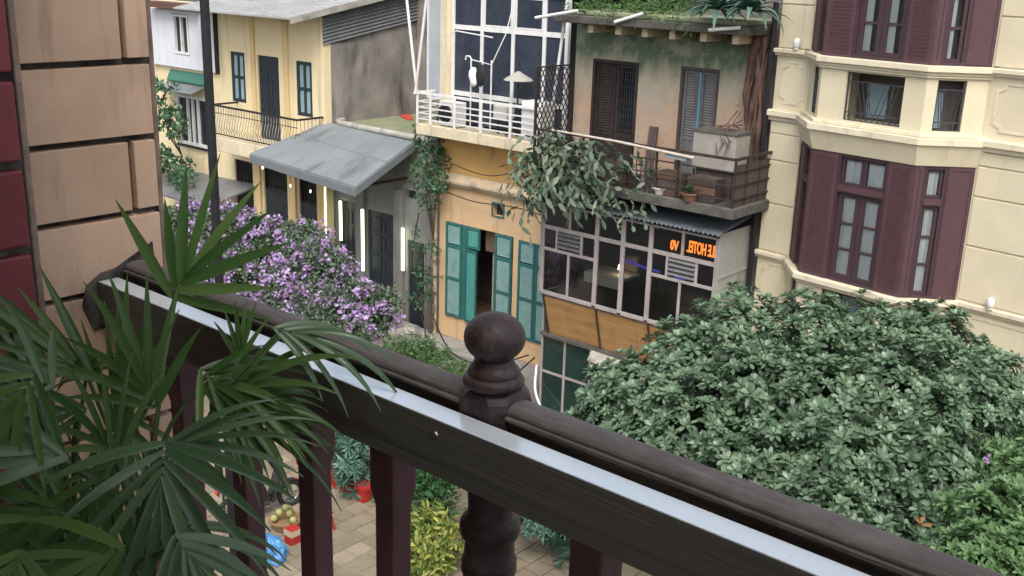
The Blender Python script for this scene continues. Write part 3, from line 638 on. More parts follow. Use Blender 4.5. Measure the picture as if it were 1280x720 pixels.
# left door: dark double shutters above plank panels, the right leaf ajar
def plank_leaf(parent, F, a0, a1, c0, c1, m, split, name, slats=True):
    b = MB().frame(F, a0, a1, c0, c1, .06, -.10, -.05); b.obox(F, a0 + .06, a1 - .06, -.098, -.055, split - .04, split + .04)
    s = b.build(name, m, parent)
    if slats:
        mb = MB().obox(F, a0 + .06, a1 - .06, -.095, -.088, split + .04, c1 - .06); louvre(mb, F, a0 + .07, a1 - .07, split + .05, c1 - .07, -.075, int((c1 - split) / .06)); mb.build('louvre_panel', m, s)
    k = 3; W_ = (a1 - a0 - .12) / k
    for i in range(k): MB().obox(F, a0 + .06 + W_ * i + .004, a0 + .06 + W_ * (i + 1) - .004, -.09, -.068 + .004 * (i % 2), c0 + .06, split - .04).build('plank', m, s)
    return s
MB().frame(F, -14.21, -13.01, 8.16, 10.53, .07, -.14, .012).build('door_frame', 'dark_shutter', H)
plank_leaf(H, F, -14.14, -13.62, 8.18, 10.45, 'dark_shutter', 8.95, 'shutter_door'); plank_leaf(H, F, -13.60, -13.08, 8.18, 10.45, 'dark_shutter', 8.95, 'shutter_door', False)
gb = MB()
for k in range(7): gb.box(-13.53 + k * .062, -13.52 + k * .062, .085, .095, 9.0, 10.38)
for k in range(9): gb.box(-13.535, -13.14, .096, .102, 9.05 + k * .155, 9.06 + k * .155)
gb.build('door_grille', 'grille_iron', H)
MB().box(-13.54, -13.13, .16, .17, 8.99, 10.39).build('dark_pane', 'dark_glass', H)
MB().frame(F, -11.97, -11.07, 8.16, 10.55, .06, -.14, .012).build('window_frame', 'brown_shutter', H)
plank_leaf(H, F, -11.91, -11.54, 8.18, 10.48, 'grey_shutter', 9.1, 'shutter'); plank_leaf(H, F, -11.50, -11.13, 8.18, 10.48, 'grey_shutter', 9.45, 'shutter')
MB().obox(F, -11.54, -11.50, -.06, -.03, 8.5, 10.45).build('shutter_strip', 'blue_strip', H)
# brick pier at the right end
MB().box(-10.44, -9.97, -.06, -.002, 8.25, 11.28).build('pier_core', 'moulding', H)
bm_ = MB().box(-.11, .11, -.03, .03, -.032, .032).mesh('brick', 'brick_red')
for k in range(16):
    for j in range(2): 
        o = inst(bm_, 'brick', H, Matrix.Translation((-10.32 + j * .235 + (.06 if k % 2 else 0) - .02, -.075 + random.uniform(-.006, .006), 11.2 - k * .076)))
# balcony slab and railing
MB().box(-14.45, -9.6, -1.62, -.003, 8.0, 8.2).build('balcony_slab', 'dark_slab', H, bevel=.02)
rl = MB(); rx0, rx1, ry = -14.42, -9.66, -1.58
for z, t in ((9.12, .025), (8.88, .012), (8.62, .012), (8.36, .012)):
    rl.box(rx0, rx1, ry - t, ry + t, z - t, z + t); rl.box(rx1 - t, rx1 + t, ry + t + .001, 0, z - t, z + t); 
rl = rl.build('balcony_railing', 'rust_iron', H)
for x in (-14.4, -13.2, -12.0, -11.4, -10.9, -9.67): MB().box(x - .018, x + .018, ry + .013, ry + .047, 8.2, 9.10).build('post', 'rust_iron', rl)
for y in (-1.1, -.6, -.1): MB().box(rx1 - .035, rx1 - .013, y - .016, y + .016, 8.2, 9.10).build('post', 'rust_iron', rl)
for x in [-11.95 + k * .11 for k in range(5)]: MB().box(x - .008, x + .008, ry - .008, ry + .008, 8.2, 8.87).build('bar', 'rust_iron', rl)
MB().box(-9.70, -9.685, -1.56, -.02, 8.21, 9.0).build('side_sheet', 'brown_shutter', H)
lt = thing('lattice_gate', 'dark folding iron lattice gate dividing the two upper balconies', 'gate', (-14.5, -.9, 8.3))
b = MB(); x = -14.52
for k in range(-9, 10):
    for s_ in (-1, 1):
        y0 = -1.5; y1 = -.35; z0 = 8.45 + k * .22; pts = []
        za, zb = (z0, z0 + 1.9) if s_ > 0 else (z0 + 1.9, z0)
        t0, t1 = 0., 1.
        for lo, hi in ((8.4, 10.35),):
            dz = zb - za; ta, tb = (lo - za) / dz, (hi - za) / dz; t0 = max(t0, min(ta, tb)); t1 = min(t1, max(ta, tb))
        if t1 - t0 > .03: b.tube([(x + .012 * s_, y0 + (y1 - y0) * t0, za + (zb - za) * t0), (x + .012 * s_, y0 + (y1 - y0) * t1, za + (zb - za) * t1)], .012, 4)
b.build('lattice', 'iron', lt); MB().frame(FX(-14.52), -1.54, -.31, 8.36, 10.40, .03, -.03, .03).build('gate_frame', 'iron', lt)
bp = thing('bamboo_pole', 'long pale pole lying along the rusty balcony rail', 'pole', (-12.2, -1.68, 9.1))
MB().tube([(-13.95, -1.66, 9.16), (-12.3, -1.68, 9.14), (-10.5, -1.66, 9.05)], [.022, .026, .034], 8).build('shaft', 'bamboo', bp, smooth=True)
ct = thing('cloth_bundle', 'pale blue cloth folded over the rusty rail at the end of the pole', 'cloth', (-11.0, -1.6, 9.0))
MB().hexa([(-11.2, -1.65, 8.97), (-10.7, -1.65, 8.95), (-10.7, -1.5, 8.96), (-11.2, -1.5, 8.98), (-11.15, -1.63, 9.06), (-10.62, -1.64, 9.06), (-10.62, -1.52, 9.07), (-11.15, -1.52, 9.06)]).build('cloth', 'pale_blue_cloth', ct, bevel=.02)
tk = thing('water_tank', 'square grey concrete water tank at the right end of the rusty balcony', 'water tank', (-10.4, -.8, 8.2))
MB().box(-10.93, -9.99, -1.05, -.5, 8.75, 9.46).build('tank', 'concrete', tk, bevel=.02); MB().box(-10.96, -9.97, -1.07, -.48, 9.461, 9.50).build('lid', 'dark_slab', tk); MB().box(-10.85, -10.05, -.98, -.55, 8.2, 8.749).build('stand', 'brown_shutter', tk)
for i, (x, lb) in enumerate(((-11.15, 'brown wooden crate'), (-10.4, 'brown wooden crate'))):
    cr = thing('wooden_crate', 'old brown plank crate under the bundle of cloth on the rusty balcony' if i == 0 else 'old brown plank crate at the right corner of the rusty balcony', 'crate', (x, -1.35, 8.2), group='crates on the rusty balcony')
    for k in range(3): MB().box(x - .3, x + .3, -1.5, -1.47, 8.21 + k * .155, 8.35 + k * .155).build('plank', 'brown_shutter' if (k + i) % 2 else 'rust_plank', cr)
    MB().box(x - .29, x + .29, -1.468, -1.12, 8.21, 8.655).build('box_body', 'brown_shutter', cr)

# ------------------------------------------------------------------ glazed workshop hung below the old balcony
W = thing('glazed_enclosure', 'jutting glazed room framed in pale metal under the rusty balcony', 'glazed room', (-12.2, -.6, 5.4))
yf = -1.32; F = FY(yf)
gx = [-14.36, -12.9, -12.23, -11.55, -10.02]
b = MB()
for x in gx: b.obox(F, x - .045, x + .045, -.05, .02, 5.5, 7.52)
ROWS = {0: (5.5, 6.5, 6.99, 7.5), 1: (5.5, 6.99, 7.5), 2: (5.5, 6.99, 7.5), 3: (5.5, 6.5, 6.99, 7.5)}
for i in range(4):
    a0, a1 = gx[i] + .045, gx[i + 1] - .045
    for z in (5.5, 6.99): b.obox(F, a0, a1, -.045, .016, z - .04, z + .04)
    if i in (0, 3): b.obox(F, a0, a1, -.044, .015, 6.47, 6.53)
    b.obox(F, a0, a1, -.044, .015, 7.49, 7.53)
def mull(x, z0, z1): b.obox(F, x - .025, x + .025, -.04, .012, z0, z1)
for x, z0, z1 in ((-13.63, 5.54, 6.47), (-10.81, 5.54, 6.47), (-13.63, 7.03, 7.49), (-10.81, 7.03, 7.49), (-13.97, 6.53, 6.95), (-13.3, 6.53, 6.95), (-11.14, 6.53, 6.95), (-10.46, 6.53, 6.95)): mull(x, z0, z1)
fr = b.build('frame', 'alu', W)
def gp(a0, a1, z0, z1): MB().obox(F, a0, a1, -.02, -.014, z0, z1).build('pane', 'clear_pane', fr)
for a0, a1, z0, z1 in ((-14.31, -13.66, 5.54, 6.47), (-13.6, -12.95, 5.54, 6.47), (-12.85, -12.28, 5.54, 6.95), (-12.18, -11.6, 5.54, 6.95), (-11.5, -10.84, 5.54, 6.47), (-10.78, -10.07, 5.54, 6.47),
                       (-14.31, -13.66, 7.03, 7.49), (-13.6, -12.95, 7.03, 7.49), (-12.85, -12.28, 7.03, 7.49), (-12.18, -11.6, 7.03, 7.49), (-11.5, -10.84, 7.03, 7.49), (-10.78, -10.07, 7.03, 7.49),
                       (-14.31, -14.0, 6.53, 6.95), (-13.27, -12.95, 6.53, 6.95), (-11.5, -11.17, 6.53, 6.95), (-10.43, -10.07, 6.53, 6.95)): gp(a0, a1, z0, z1)
for a0, a1 in ((-13.94, -13.33), (-11.11, -10.49)):
    for k in range(4):
        z = 6.58 + k * .095
        MB().hexa([F(a0, .03, z), F(a1, .03, z), F(a1, -.03, z + .05), F(a0, -.03, z + .05), F(a0, .03, z + .012), F(a1, .03, z + .012), F(a1, -.03, z + .062), F(a0, -.03, z + .062)]).build('louvre_slat', 'louvre_alu', fr)
# sheet metal right side, floor, inner dark back, tin roof
sd_ = MB()
for y0, y1 in ((-1.368, -.66), (-.655, -.003)): sd_.box(-9.985, -9.955, y0, y1, 5.5, 7.62)
sd_ = sd_.build('side_sheet', 'metal_side', W); MB().box(-9.954, -9.935, -1.36, -.003, 6.72, 6.77).build('side_rail', 'metal_side', sd_)
MB().box(-14.40, -14.37, -1.36, -.003, 5.5, 7.62).build('side_sheet', 'metal_side', W)
MB().box(-14.36, -9.99, -1.30, .02, 5.40, 5.455).build('floor', 'room_wood', W)
rf = MB(); n = 44; vs = []
for i in range(n * 4 + 1):
    x = -14.5 + 4.62 * i / (n * 4); dz = .022 * math.sin(i * math.pi / 2)
    vs += [(x, -1.58, 7.64 + dz), (x, -.05, 7.86 + dz)]
rf.add(vs, [(2 * i, 2 * i + 2, 2 * i + 3, 2 * i + 1) for i in range(n * 4)]); rf.build('tin_roof', 'tin_blue', W)
# sloping timber apron with thin struts, shop glass below
def ap(x, t, out=0): return (x, -1.30 + .27 * t - out * .9, 5.45 - .98 * t - out * .25)
for i in range(7):
    x0 = -14.3 + i * .614
    MB().extrude([ap(x0, 0), ap(x0 + .608, 0), ap(x0 + .608, 1), ap(x0, 1)], (0, .02, .004)).build('apron_board', 'wood_panel', W)
for x in (-14.3, -12.84, -11.5, -10.1): MB().tube([ap(x, -.02, .02), ap(x, 1.0, .03)], .022, 6).build('strut', 'rust_iron', W)
MB().box(-14.5, -10.0, -1.12, -1.0, 4.40, 4.46).build('apron_ledge', 'dark_slab', W)
lw = FY(-1.03); b = MB(); lx = [-14.5, -13.84, -13.12, -12.78]
for x in lx: b.obox(lw, x - .025, x + .025, -.05, .01, 2.55, 4.40)
for z in (2.58, 3.5, 4.37):
    for i in range(3): b.obox(lw, lx[i] + .025, lx[i + 1] - .025, -.045, .006, z - .025, z + .025)
for x in (-12.3, -11.5, -10.7, -10.0): b.obox(lw, x - .025, x + .025, -.05, .01, 2.55, 4.40)
for i, (a0, a1) in enumerate(((-12.275, -11.525), (-11.475, -10.725), (-10.675, -10.025))):
    for z in (2.58, 3.5, 4.37): b.obox(lw, a0, a1, -.045, .006, z - .025, z + .025)
sh_ = b.build('shop_frame', 'alu', W)
for a0, a1 in ((-14.475, -13.865), (-13.815, -13.145), (-13.095, -12.805), (-12.275, -11.525), (-11.475, -10.725), (-10.675, -10.025)):
    for z0, z1 in ((2.61, 3.47), (3.53, 4.34)): MB().obox(lw, a0, a1, -.03, -.02, z0, z1).build('shop_pane', 'green_glass', sh_)
MB().box(-14.55, -9.95, -1.12, -.9, G, 2.55).build('shop_base', 'plinth', W)
MB().extrude([(-13.05, -1.06, 4.40), (-12.25, -1.06, 4.36), (-12.2, -1.5, 4.22), (-12.9, -1.45, 4.28)], (0, 0, .02)).build('door_awning', 'kerb_pale', W)
MB().box(-14.55, -14.5, -1.0, 2.2, G, 5.4).build('shop_side', 'metal_side', W); MB().box(-9.985, -9.955, -1.0, -.003, G, 5.49).build('shop_side', 'metal_side', W)
# inside: table with white cloth, sofa, blue strips, lettering standing for a reflected sign
tb = thing('cafe_table', 'table under a pale cloth behind the left glass panes', 'table', (-13.2, -.5, 5.455))
MB().box(-13.5, -12.5, -.85, -.2, 6.0, 6.06).build('cloth_top', 'cloth_white', tb, bevel=.01); MB().box(-13.52, -12.48, -.875, -.855, 5.82, 6.05).build('cloth_drop', 'cloth_white', tb)
for x in (-13.45, -12.58): MB().box(x, x + .05, -.8, -.75, 5.456, 6.0).build('leg', 'room_wood', tb)
gl_ = thing('table_lamp', 'small glowing lamp on the pale table cloth behind the glass', 'lamp', (-12.75, -.6, 6.06)); MB().lathe((-12.75, -.6, 6.06), [(.05, 0), (.015, .02), (.015, .12), (.07, .13), (.05, .24)], 10).build('shade', 'warm_bulb', gl_, smooth=True)
cs = thing('tan_cushion', 'tan cushion propped beside the pale table cloth', 'cushion', (-12.9, -.1, 6.06)); MB().hexa([(-13.0, -.2, 6.06), (-12.6, -.2, 6.06), (-12.6, -.08, 6.06), (-13.0, -.08, 6.06), (-12.95, -.12, 6.36), (-12.65, -.12, 6.4), (-12.65, -.02, 6.4), (-12.95, -.02, 6.36)]).build('cover', 'cushion_tan', cs, bevel=.03)
ch = thing('dark_chair', 'dark chair back behind the leftmost low glass pane', 'chair', (-13.9, -.4, 5.455))
MB().box(-14.1, -13.75, -.5, -.45, 5.9, 6.4).build('backrest', 'brown_shutter', ch, bevel=.01); MB().box(-14.1, -13.75, -.449, -.1, 5.86, 5.9).build('seat', 'brown_shutter', ch)
for x in (-14.08, -13.8): MB().box(x, x + .03, -.48, -.45, 5.456, 5.86).build('leg', 'brown_shutter', ch)
bs = thing('blue_light_strip', 'small blue glowing strips inside the middle glass panes', 'reflection', (-12.0, -.6, 6.2))  # blue glowing strips behind the middle panes
MB().tube([(-12.75, -.62, 6.44), (-12.4, -.62, 6.40), (-12.05, -.62, 6.36), (-11.75, -.62, 6.36)], .03, 6).build('light_strip', 'blue_glow', bs); MB().tube([(-11.36, -.62, 6.3), (-11.22, -.62, 6.34), (-11.12, -.62, 6.28)], .04, 8).build('light_strip', 'blue_glow', bs)
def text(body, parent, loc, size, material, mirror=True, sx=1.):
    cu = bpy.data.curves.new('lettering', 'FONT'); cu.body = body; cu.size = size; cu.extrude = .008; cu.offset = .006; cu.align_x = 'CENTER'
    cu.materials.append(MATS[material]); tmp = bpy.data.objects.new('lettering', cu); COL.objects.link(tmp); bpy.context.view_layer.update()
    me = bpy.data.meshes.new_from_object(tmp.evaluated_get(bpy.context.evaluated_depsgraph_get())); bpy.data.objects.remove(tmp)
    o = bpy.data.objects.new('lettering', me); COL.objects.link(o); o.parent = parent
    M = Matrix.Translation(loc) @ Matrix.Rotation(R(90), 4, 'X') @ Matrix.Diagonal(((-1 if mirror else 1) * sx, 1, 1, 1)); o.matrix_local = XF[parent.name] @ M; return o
sg = thing('hotel_sign_reflection', 'orange mirrored lettering glowing in place of a hotel sign reflection in the upper right panes', 'reflection', (-10.6, -1.2, 7.1))  # glowing mesh stands for our hotel sign mirrored in the glass
text('ILE HOTEL', sg, (-10.43, -1.24, 7.11), .33, 'orange_glow', sx=.42); text('V0', sg, (-11.05, -1.24, 7.08), .28, 'orange_glow', sx=.6)

# ------------------------------------------------------------------ cream corner building with the maroon bay
YB = -0.123
B = thing('cream_bay_building', 'tall cream building with maroon shuttered bay windows on the right', 'building', (-9.75, -.2, 0), YB)
F = lambda a, b, c: (a, -b, c)
kw = dict(local=True)
holes = [(1.0, 3.8, 2.3, 5.6)]
MB().wall(F, 0, 14, G, 15.2, .3, []).build('front_wall', 'cream', B, **kw)
MB().box(-.0, .3, .301, 7, G, 15.2).build('side_wall', 'grey_stain', B, **kw); MB().box(.301, 14, 6.7, 7, G, 15.2).build('rear_wall', 'cream', B, **kw); MB().box(0, 14, -.25, 7, 15.201, 15.4).build('roof_slab', 'cream_trim', B, **kw)
courses = [(7.20, 8.12), (8.15, 8.96), (8.99, 9.47), (9.50, 9.72), (11.10, 11.86), (11.89, 12.7), (12.73, 13.5), (13.53, 14.3), (2.1, 2.9), (2.93, 3.75), (3.78, 4.6), (4.63, 5.45)]
for a0, a1 in ((.01, .70), (4.12, 7.6), (7.63, 11.0)):
    for c0, c1 in courses: MB().obox(F, a0, a1, .001, .022, c0, c1).build('facing_panel', 'cream', B, bevel=.008, **kw)
def cornice(a0, a1, c0, c1, out, name='cornice'):
    h = c1 - c0
    MB().sweep([(0, -.001, 0), (0, -out * .45, 0), (0, -out * .55, h * .3), (0, -out, h * .45), (0, -out, h * .9), (0, -out * .8, h), (0, -.001, h)], (a0, 0, c0), (a1, 0, c0)).build(name, 'cream_trim', B, **kw)
for a0, a1 in ((-.03, .69), (4.11, 14)):
    cornice(a0, a1, 9.74, 9.94, .13); cornice(a0, a1, 10.95, 11.08, .11); cornice(a0, a1, 7.03, 7.17, .09, 'sill_course'); cornice(a0, a1, 5.75, 5.95, .13); cornice(a0, a1, 14.4, 14.7, .2)
# moulded frames with cut corners
def moulded(a0, a1, c0, c1, k=.13):
    def loop(i): 
        x0, x1, z0, z1 = a0 + i, a1 - i, c0 + i, c1 - i
        return [(x0 + k, z0), (x1 - k, z0), (x1 - k, z0 + k * .5), (x1, z0 + k), (x1, z1 - k), (x1 - k, z1 - k * .5), (x1 - k, z1), (x0 + k, z1), (x0 + k, z1 - k * .5), (x0, z1 - k), (x0, z0 + k), (x0 + k, z0 + k * .5)]
    A, Bq = loop(0), loop(.04); n = 12; vs = [F(x, .001, z) for x, z in A] + [F(x, .013, z) for x, z in A] + [F(x, .013, z) for x, z in Bq] + [F(x, .001, z) for x, z in Bq]
    MB().add(vs, [(r_ * n + i, r_ * n + (i + 1) % n, (r_ + 1) * n + (i + 1) % n, (r_ + 1) * n + i) for r_ in range(3) for i in range(n)]).build('panel_moulding', 'cream_trim', B, **kw)
for a0, a1 in ((.12, .68), (4.22, 6.2), (6.5, 8.5)):
    moulded(a0, a1, 10.06, 10.86); moulded(a0, a1, 6.05, 6.95)
# the bay: facets as frames (along, out, z)
BX = [(.72, 0.), (1.42, .7), (3.38, .7), (4.08, 0.)]
def facet(i, off=0.):
    (ax, ay), (bx_, by) = BX[i], BX[i + 1]; L_ = math.hypot(bx_ - ax, by - ay); ux, uy = (bx_ - ax) / L_, (by - ay) / L_; nx, ny = -uy, ux
    return (lambda a, b, c: (ax + ux * a + nx * (b + off), -(ay + uy * a + ny * (b + off)), c)), L_
def ring(out):             # plan outline pushed outwards (mitred)
    t = math.tan(R(22.5)); k = out
    return [(.72 - k / math.sin(R(45)), .01), (1.42 - k * t, -.7 - k), (3.38 + k * t, -.7 - k), (4.08 + k / math.sin(R(45)), .01)]
def slab(name, c0, c1, out, m='cream_trim', bevel=.01): MB().prism(ring(out), c0, c1).build(name, m, B, bevel=bevel, **kw)
def bay_level(z0):         # sill at z0; windows above, parapet below
    slab('bay_sill', z0 - .07, z0 + .03, .13); slab('bay_sill_moulding', z0 - .13, z0 - .071, .07)
    for i in range(3):
        Ff, L_ = facet(i)
        zs0, zs1 = z0 + .03, z0 + 2.32
        w0, w1 = (.53, 1.50) if i == 1 else ((.16, .55) if i == 2 else (L_ - .55, L_ - .16))
        if i == 1: 
            for a0, a1 in ((.0, w0), (w1, L_)):
                MB().obox(Ff, a0 + .0, a1 - .0, -.16, 0, zs0, zs1).build('bay_pier', 'maroon', B, **kw)
                # relief grid on the pier
                n = 34; me = MB(); wq = (a1 - a0 - .12) / 6
                for r_ in range(n):
                    for c_ in range(6):
                        x0 = a0 + .06 + c_ * wq; zz = zs0 + .06 + r_ * (zs1 - zs0 - .12) / n
                        me.obox(Ff, x0 + .012, x0 + wq - .012, .0005, .012, zz + .01, zz + (zs1 - zs0 - .12) / n - .01)
                me = me.build('pier_relief', 'maroon', B, **kw); me['kind'] = 'stuff'
        else:
            for a0, a1 in ((.0, w0), (w1, L_)):
                MB().obox(Ff, a0 + .001, a1 - .001, -.14, -.001, zs0, zs1).build('bay_pier', 'maroon', B, **kw)
                MB().frame(Ff, a0 + .02, a1 - .02, zs0 + .03, zs1 - .03, .035, -.0005, .012).build('pier_panel', 'maroon', B, **kw)
        MB().obox(Ff, w0, w1, -.2, -.19, zs0, zs1).build('room_back', 'room_dark', B, **kw)
        tz = z0 + 1.64
        MB().frame(Ff, w0 + .001, w1 - .001, zs0, zs1, .05, -.15, -.01).build('window_frame', 'maroon_dark', B, **kw)
        MB().obox(Ff, w0 + .051, w1 - .051, -.14, -.008, tz, tz + .13).build('transom', 'maroon', B, **kw); MB().obox(Ff, w0 + .052, w1 - .052, -.007, .02, tz + .03, tz + .09).build('transom_moulding', 'maroon', B, **kw)
        lv = [(w0 + .05, (w0 + w1) / 2), ((w0 + w1) / 2, w1 - .05)] if i == 1 else [(w0 + .05, w1 - .05)]
        for a0, a1 in lv:
            b = MB().frame(Ff, a0 + .003, a1 - .003, zs0 + .05, tz - .003, .085 if i == 1 else .06, -.11, -.05)
            wd = .085 if i == 1 else .06; hh = (tz - zs0 - .05 - 2 * wd)
            for q_ in (1, 2): b.obox(Ff, a0 + wd, a1 - wd, -.105, -.055, zs0 + .05 + wd + hh * q_ / 3 - .02, zs0 + .05 + wd + hh * q_ / 3 + .02)
            s = b.build('casement', 'maroon_dark', B, **kw)
            for q_ in range(3): MB().obox(Ff, a0 + wd, a1 - wd, -.09, -.084, zs0 + .05 + wd + hh * q_ / 3 + .02, zs0 + .05 + wd + hh * (q_ + 1) / 3 - .02).build('pane', 'curtain_pane', s, **kw)
            b = MB().frame(Ff, a0 + .003, a1 - .003, tz + .133, zs1 - .053, .05, -.11, -.05).build('fanlight', 'maroon_dark', B, **kw)
            MB().obox(Ff, a0 + .053, a1 - .053, -.09, -.084, tz + .183, zs1 - .103).build('pane', 'curtain_pane', b, **kw)
            x0, x1 = a0 + .06, a1 - .06
            n = 14; vs = []
            for q_ in range(n + 1):
                a = x0 + (x1 - x0) * q_ / n; vs += [Ff(a, -.115 + .010 * math.sin(q_ * 1.4), zs0 + .06), Ff(a, -.115 + .010 * math.sin(q_ * 1.4 + .4), zs1 - .08)]
            keep = n if i == 2 and z0 < 8 else (n if z0 < 8 else n // 2)
            MB().add(vs, [(2 * q_, 2 * q_ + 2, 2 * q_ + 3, 2 * q_ + 1) for q_ in range(keep)]).build('curtain', 'curtain', B, smooth=True, **kw)
    # cove above the windows
    lo, hi = ring(.02), ring(.13); za, zb, zc = z0 + 2.33, z0 + 2.46, z0 + 2.68
    b = MB(); b.add([(x, y, za) for x, y in lo] + [(x, y, zb) for x, y in ring(.06)] + [(x, y, zc) for x, y in hi], [(0, 1, 5, 4), (1, 2, 6, 5), (2, 3, 7, 6), (4, 5, 9, 8), (5, 6, 10, 9), (6, 7, 11, 10), (3, 2, 1, 0), (8, 9, 10, 11)])
    b.build('bay_cove', 'cream', B, **kw)
    slab('bay_floor_edge', z0 + 2.683, z0 + 2.80, .17); slab('bay_floor_step', z0 + 2.803, z0 + 2.87, .07)
def parapet(z0, z1):
    for i in range(3):
        Ff, L_ = facet(i)
        w0, w1 = (.50, 1.58) if i == 1 else ((.18, .64) if i == 2 else (L_ - .64, L_ - .18))
        hs = [(w0, w1, z0 + .03, z1 - .03)]
        MB().wall(Ff, 0.0 if i == 1 else .001, L_ if i == 1 else L_ - .001, z0, z1, .16, hs).build('parapet_wall', 'cream', B, **kw)
        MB().obox(Ff, w0 - .1, w1 + .1, -.62 if i == 1 else -.3, -.60 if i == 1 else -.28, z0, z1).build('room_back', 'room_dark', B, **kw)
        b = MB(); zz0, zz1 = z0 + .03, z1 - .03
        b.frame(Ff, w0 + .01, w1 - .01, zz0, zz1, .02, -.06, -.035)
        for z in (zz0 + .14, zz1 - .16): b.obox(Ff, w0 + .03, w1 - .03, -.055, -.04, z - .01, z + .01)
        n = max(4, int((w1 - w0) / .1))
        for k in range(1, n):
            a = w0 + (w1 - w0) * k / n; b.obox(Ff, a - .008, a + .008, -.054, -.041, zz0 + .02, zz0 + .13)
            if k % 4 == 0: b.obox(Ff, a - .008, a + .008, -.054, -.041, zz0 + .15, zz1 - .17)
        mid_ = (w0 + w1) / 2; hw = (w1 - w0) / 2
        for sgn in (-1, 1):       # the slanting bars of the grille
            for k in range(4):
                a0, a1 = mid_ + sgn * hw * (.08 + .16 * k), mid_ + sgn * hw * (.32 + .16 * k)
                p0, p1 = Vector(Ff(a0, -.047, zz0 + .15)), Vector(Ff(a1, -.047, zz1 - .17))
                if k < 4: b.tube([p0, p1], .008, 4)
        b.build('iron_grille', 'grille_iron', B, **kw)
        pf = MB().obox(Ff, w0 + .1, w0 + (w1 - w0) * .45, -.595 if i == 1 else -.275, -.58 if i == 1 else -.26, z0 + .05, z1 - .25).build('back_pane', 'pale_blue_pane', B, **kw)
bay_level(7.12); parapet(9.992, 10.88); bay_level(11.05); parapet(6.0, 6.985)
slab('bay_cornice', 10.88, 10.915, .05)
slab('bay_roof', 13.95, 14.3, .05)
slab('bay_skirt', 5.8, 5.998, .12); slab('bay_base', G, 3.0, -.02, 'cream')
for i in range(3):
    Ff, L_ = facet(i); MB().obox(Ff, .001, L_ - .001, -.14, -.02, 3.001, 5.79).build('bay_wall', 'cream', B, **kw)
for (a, z, lb) in ((.46, 11.075, 'small white wall lamp on the upper cornice left of the maroon bay'), (4.72, 7.16, 'small white wall lamp on the sill course right of the lower maroon window')):
    c = Vector((-9.75, -.2, 0)) + Matrix.Rotation(YB, 3, 'Z') @ Vector((a, -.10, z))
    l_ = thing('wall_lamp', lb, 'lamp', c, group='white wall lamps of the cream building')
    MB().lathe(c, [(.035, 0), (.05, .012), (.05, .03), (.038, .035)], 12).build('base', 'white_paint', l_, smooth=True)
    MB().lathe(c, [(.045, .036), (.062, .06), (.066, .16), (.05, .20), (.02, .215)], 12).build('shade', 'white_paint', l_, smooth=True)
    MB().tube([c + Vector((0, .0, .1)), c + Vector((.01, .10, .1))], .012, 6).build('arm', 'white_paint', l_)
dp = thing('downpipe', 'black downpipe in the gap between the old house and the cream building', 'pipe', (-9.83, -.3, G))
MB().tube([(-9.84, -.28, G), (-9.84, -.28, 11.9)], .055, 8).build('pipe', 'black_paint', dp, smooth=True)
for z in (4, 6.2, 8.4, 10.6): MB().lathe((-9.84, -.28, z), [(.07, 0), (.07, .06)], 10).build('bracket', 'black_paint', dp)

# ------------------------------------------------------------------ our own balcony: building, pilasters, balustrade
T = thing('hotel_building', 'building we stand in with the balcony floor and wall round the camera', 'building', (0, -20, G))
MB().wall(FY(-20.4), -6, 9, G, 13.6, .3, [(-.9, .9, 10.8, 13.0)]).build('front_wall', 'cream', T); MB().box(-2.9, 4.2, -20.399, -17.56, 10.55, 10.8).build('balcony_floor', 'concrete', T)
MB().box(-2.9, 4.2, -20.399, -18.6, 13.75, 13.95).build('unseen_ceiling', 'cream_trim', T); MB().box(-6, 9, -26, -20.71, 13.4, 13.6).build('roof_slab', 'concrete', T)  # unseen ceiling slab added, its depth set to shade the palm
MB().box(-2.9, -2.5, -20.399, -18.55, 10.801, 13.6).build('side_wall', 'tan', T)
def pilaster(name, label, xf, y0, y1, core_x, bm, slots, groove, th=.017, z_lo=10.82, z_hi=13.98):
    t = thing(name, label, 'pilaster', (core_x, (y0 + y1) / 2, z_lo))
    MB().box(core_x, xf - th, y0 - .002, y1 + .014, z_lo, z_hi).build('core', 'tan_core', t)
    MB().box(core_x + .1, xf - th + .006, y1 + .0145, y1 + .03, z_lo, z_hi).build('rough_edge', 'tan_edge', t, bevel=.004)
    k0 = -8; 
    for k in range(k0, 10):
        zb = 12.2405 + k * .1855 + groove / 2; zt = zb + .1855 - groove
        if zb < z_lo or zt > z_hi: continue
        js = random.uniform(-.0012, .0012)
        if slots and k % 2 == 0:
            MB().box(xf - th, xf + js, y0, -17.645, zb, zt).build('block', bm, t, bevel=.0016); MB().box(xf - th, xf + js + .001, -17.630, y1, zb + .001, zt).build('block', bm, t, bevel=.0016)
        else: MB().box(xf - th, xf + js, y0, y1, zb, zt).build('block', bm, t, bevel=.0016 if slots else .005)
    return t
pilaster('tan_pilaster', 'tan rendered pilaster of grooved blocks where the railing meets the wall', -2.42, -18.3, -17.572, -2.9, 'tan', True, .016, th=.032)
pilaster('red_pilaster', 'dark red painted pilaster of grooved blocks at the left edge', -2.25, -18.55, -17.985, -2.395, 'red_block', False, .020, th=.03)

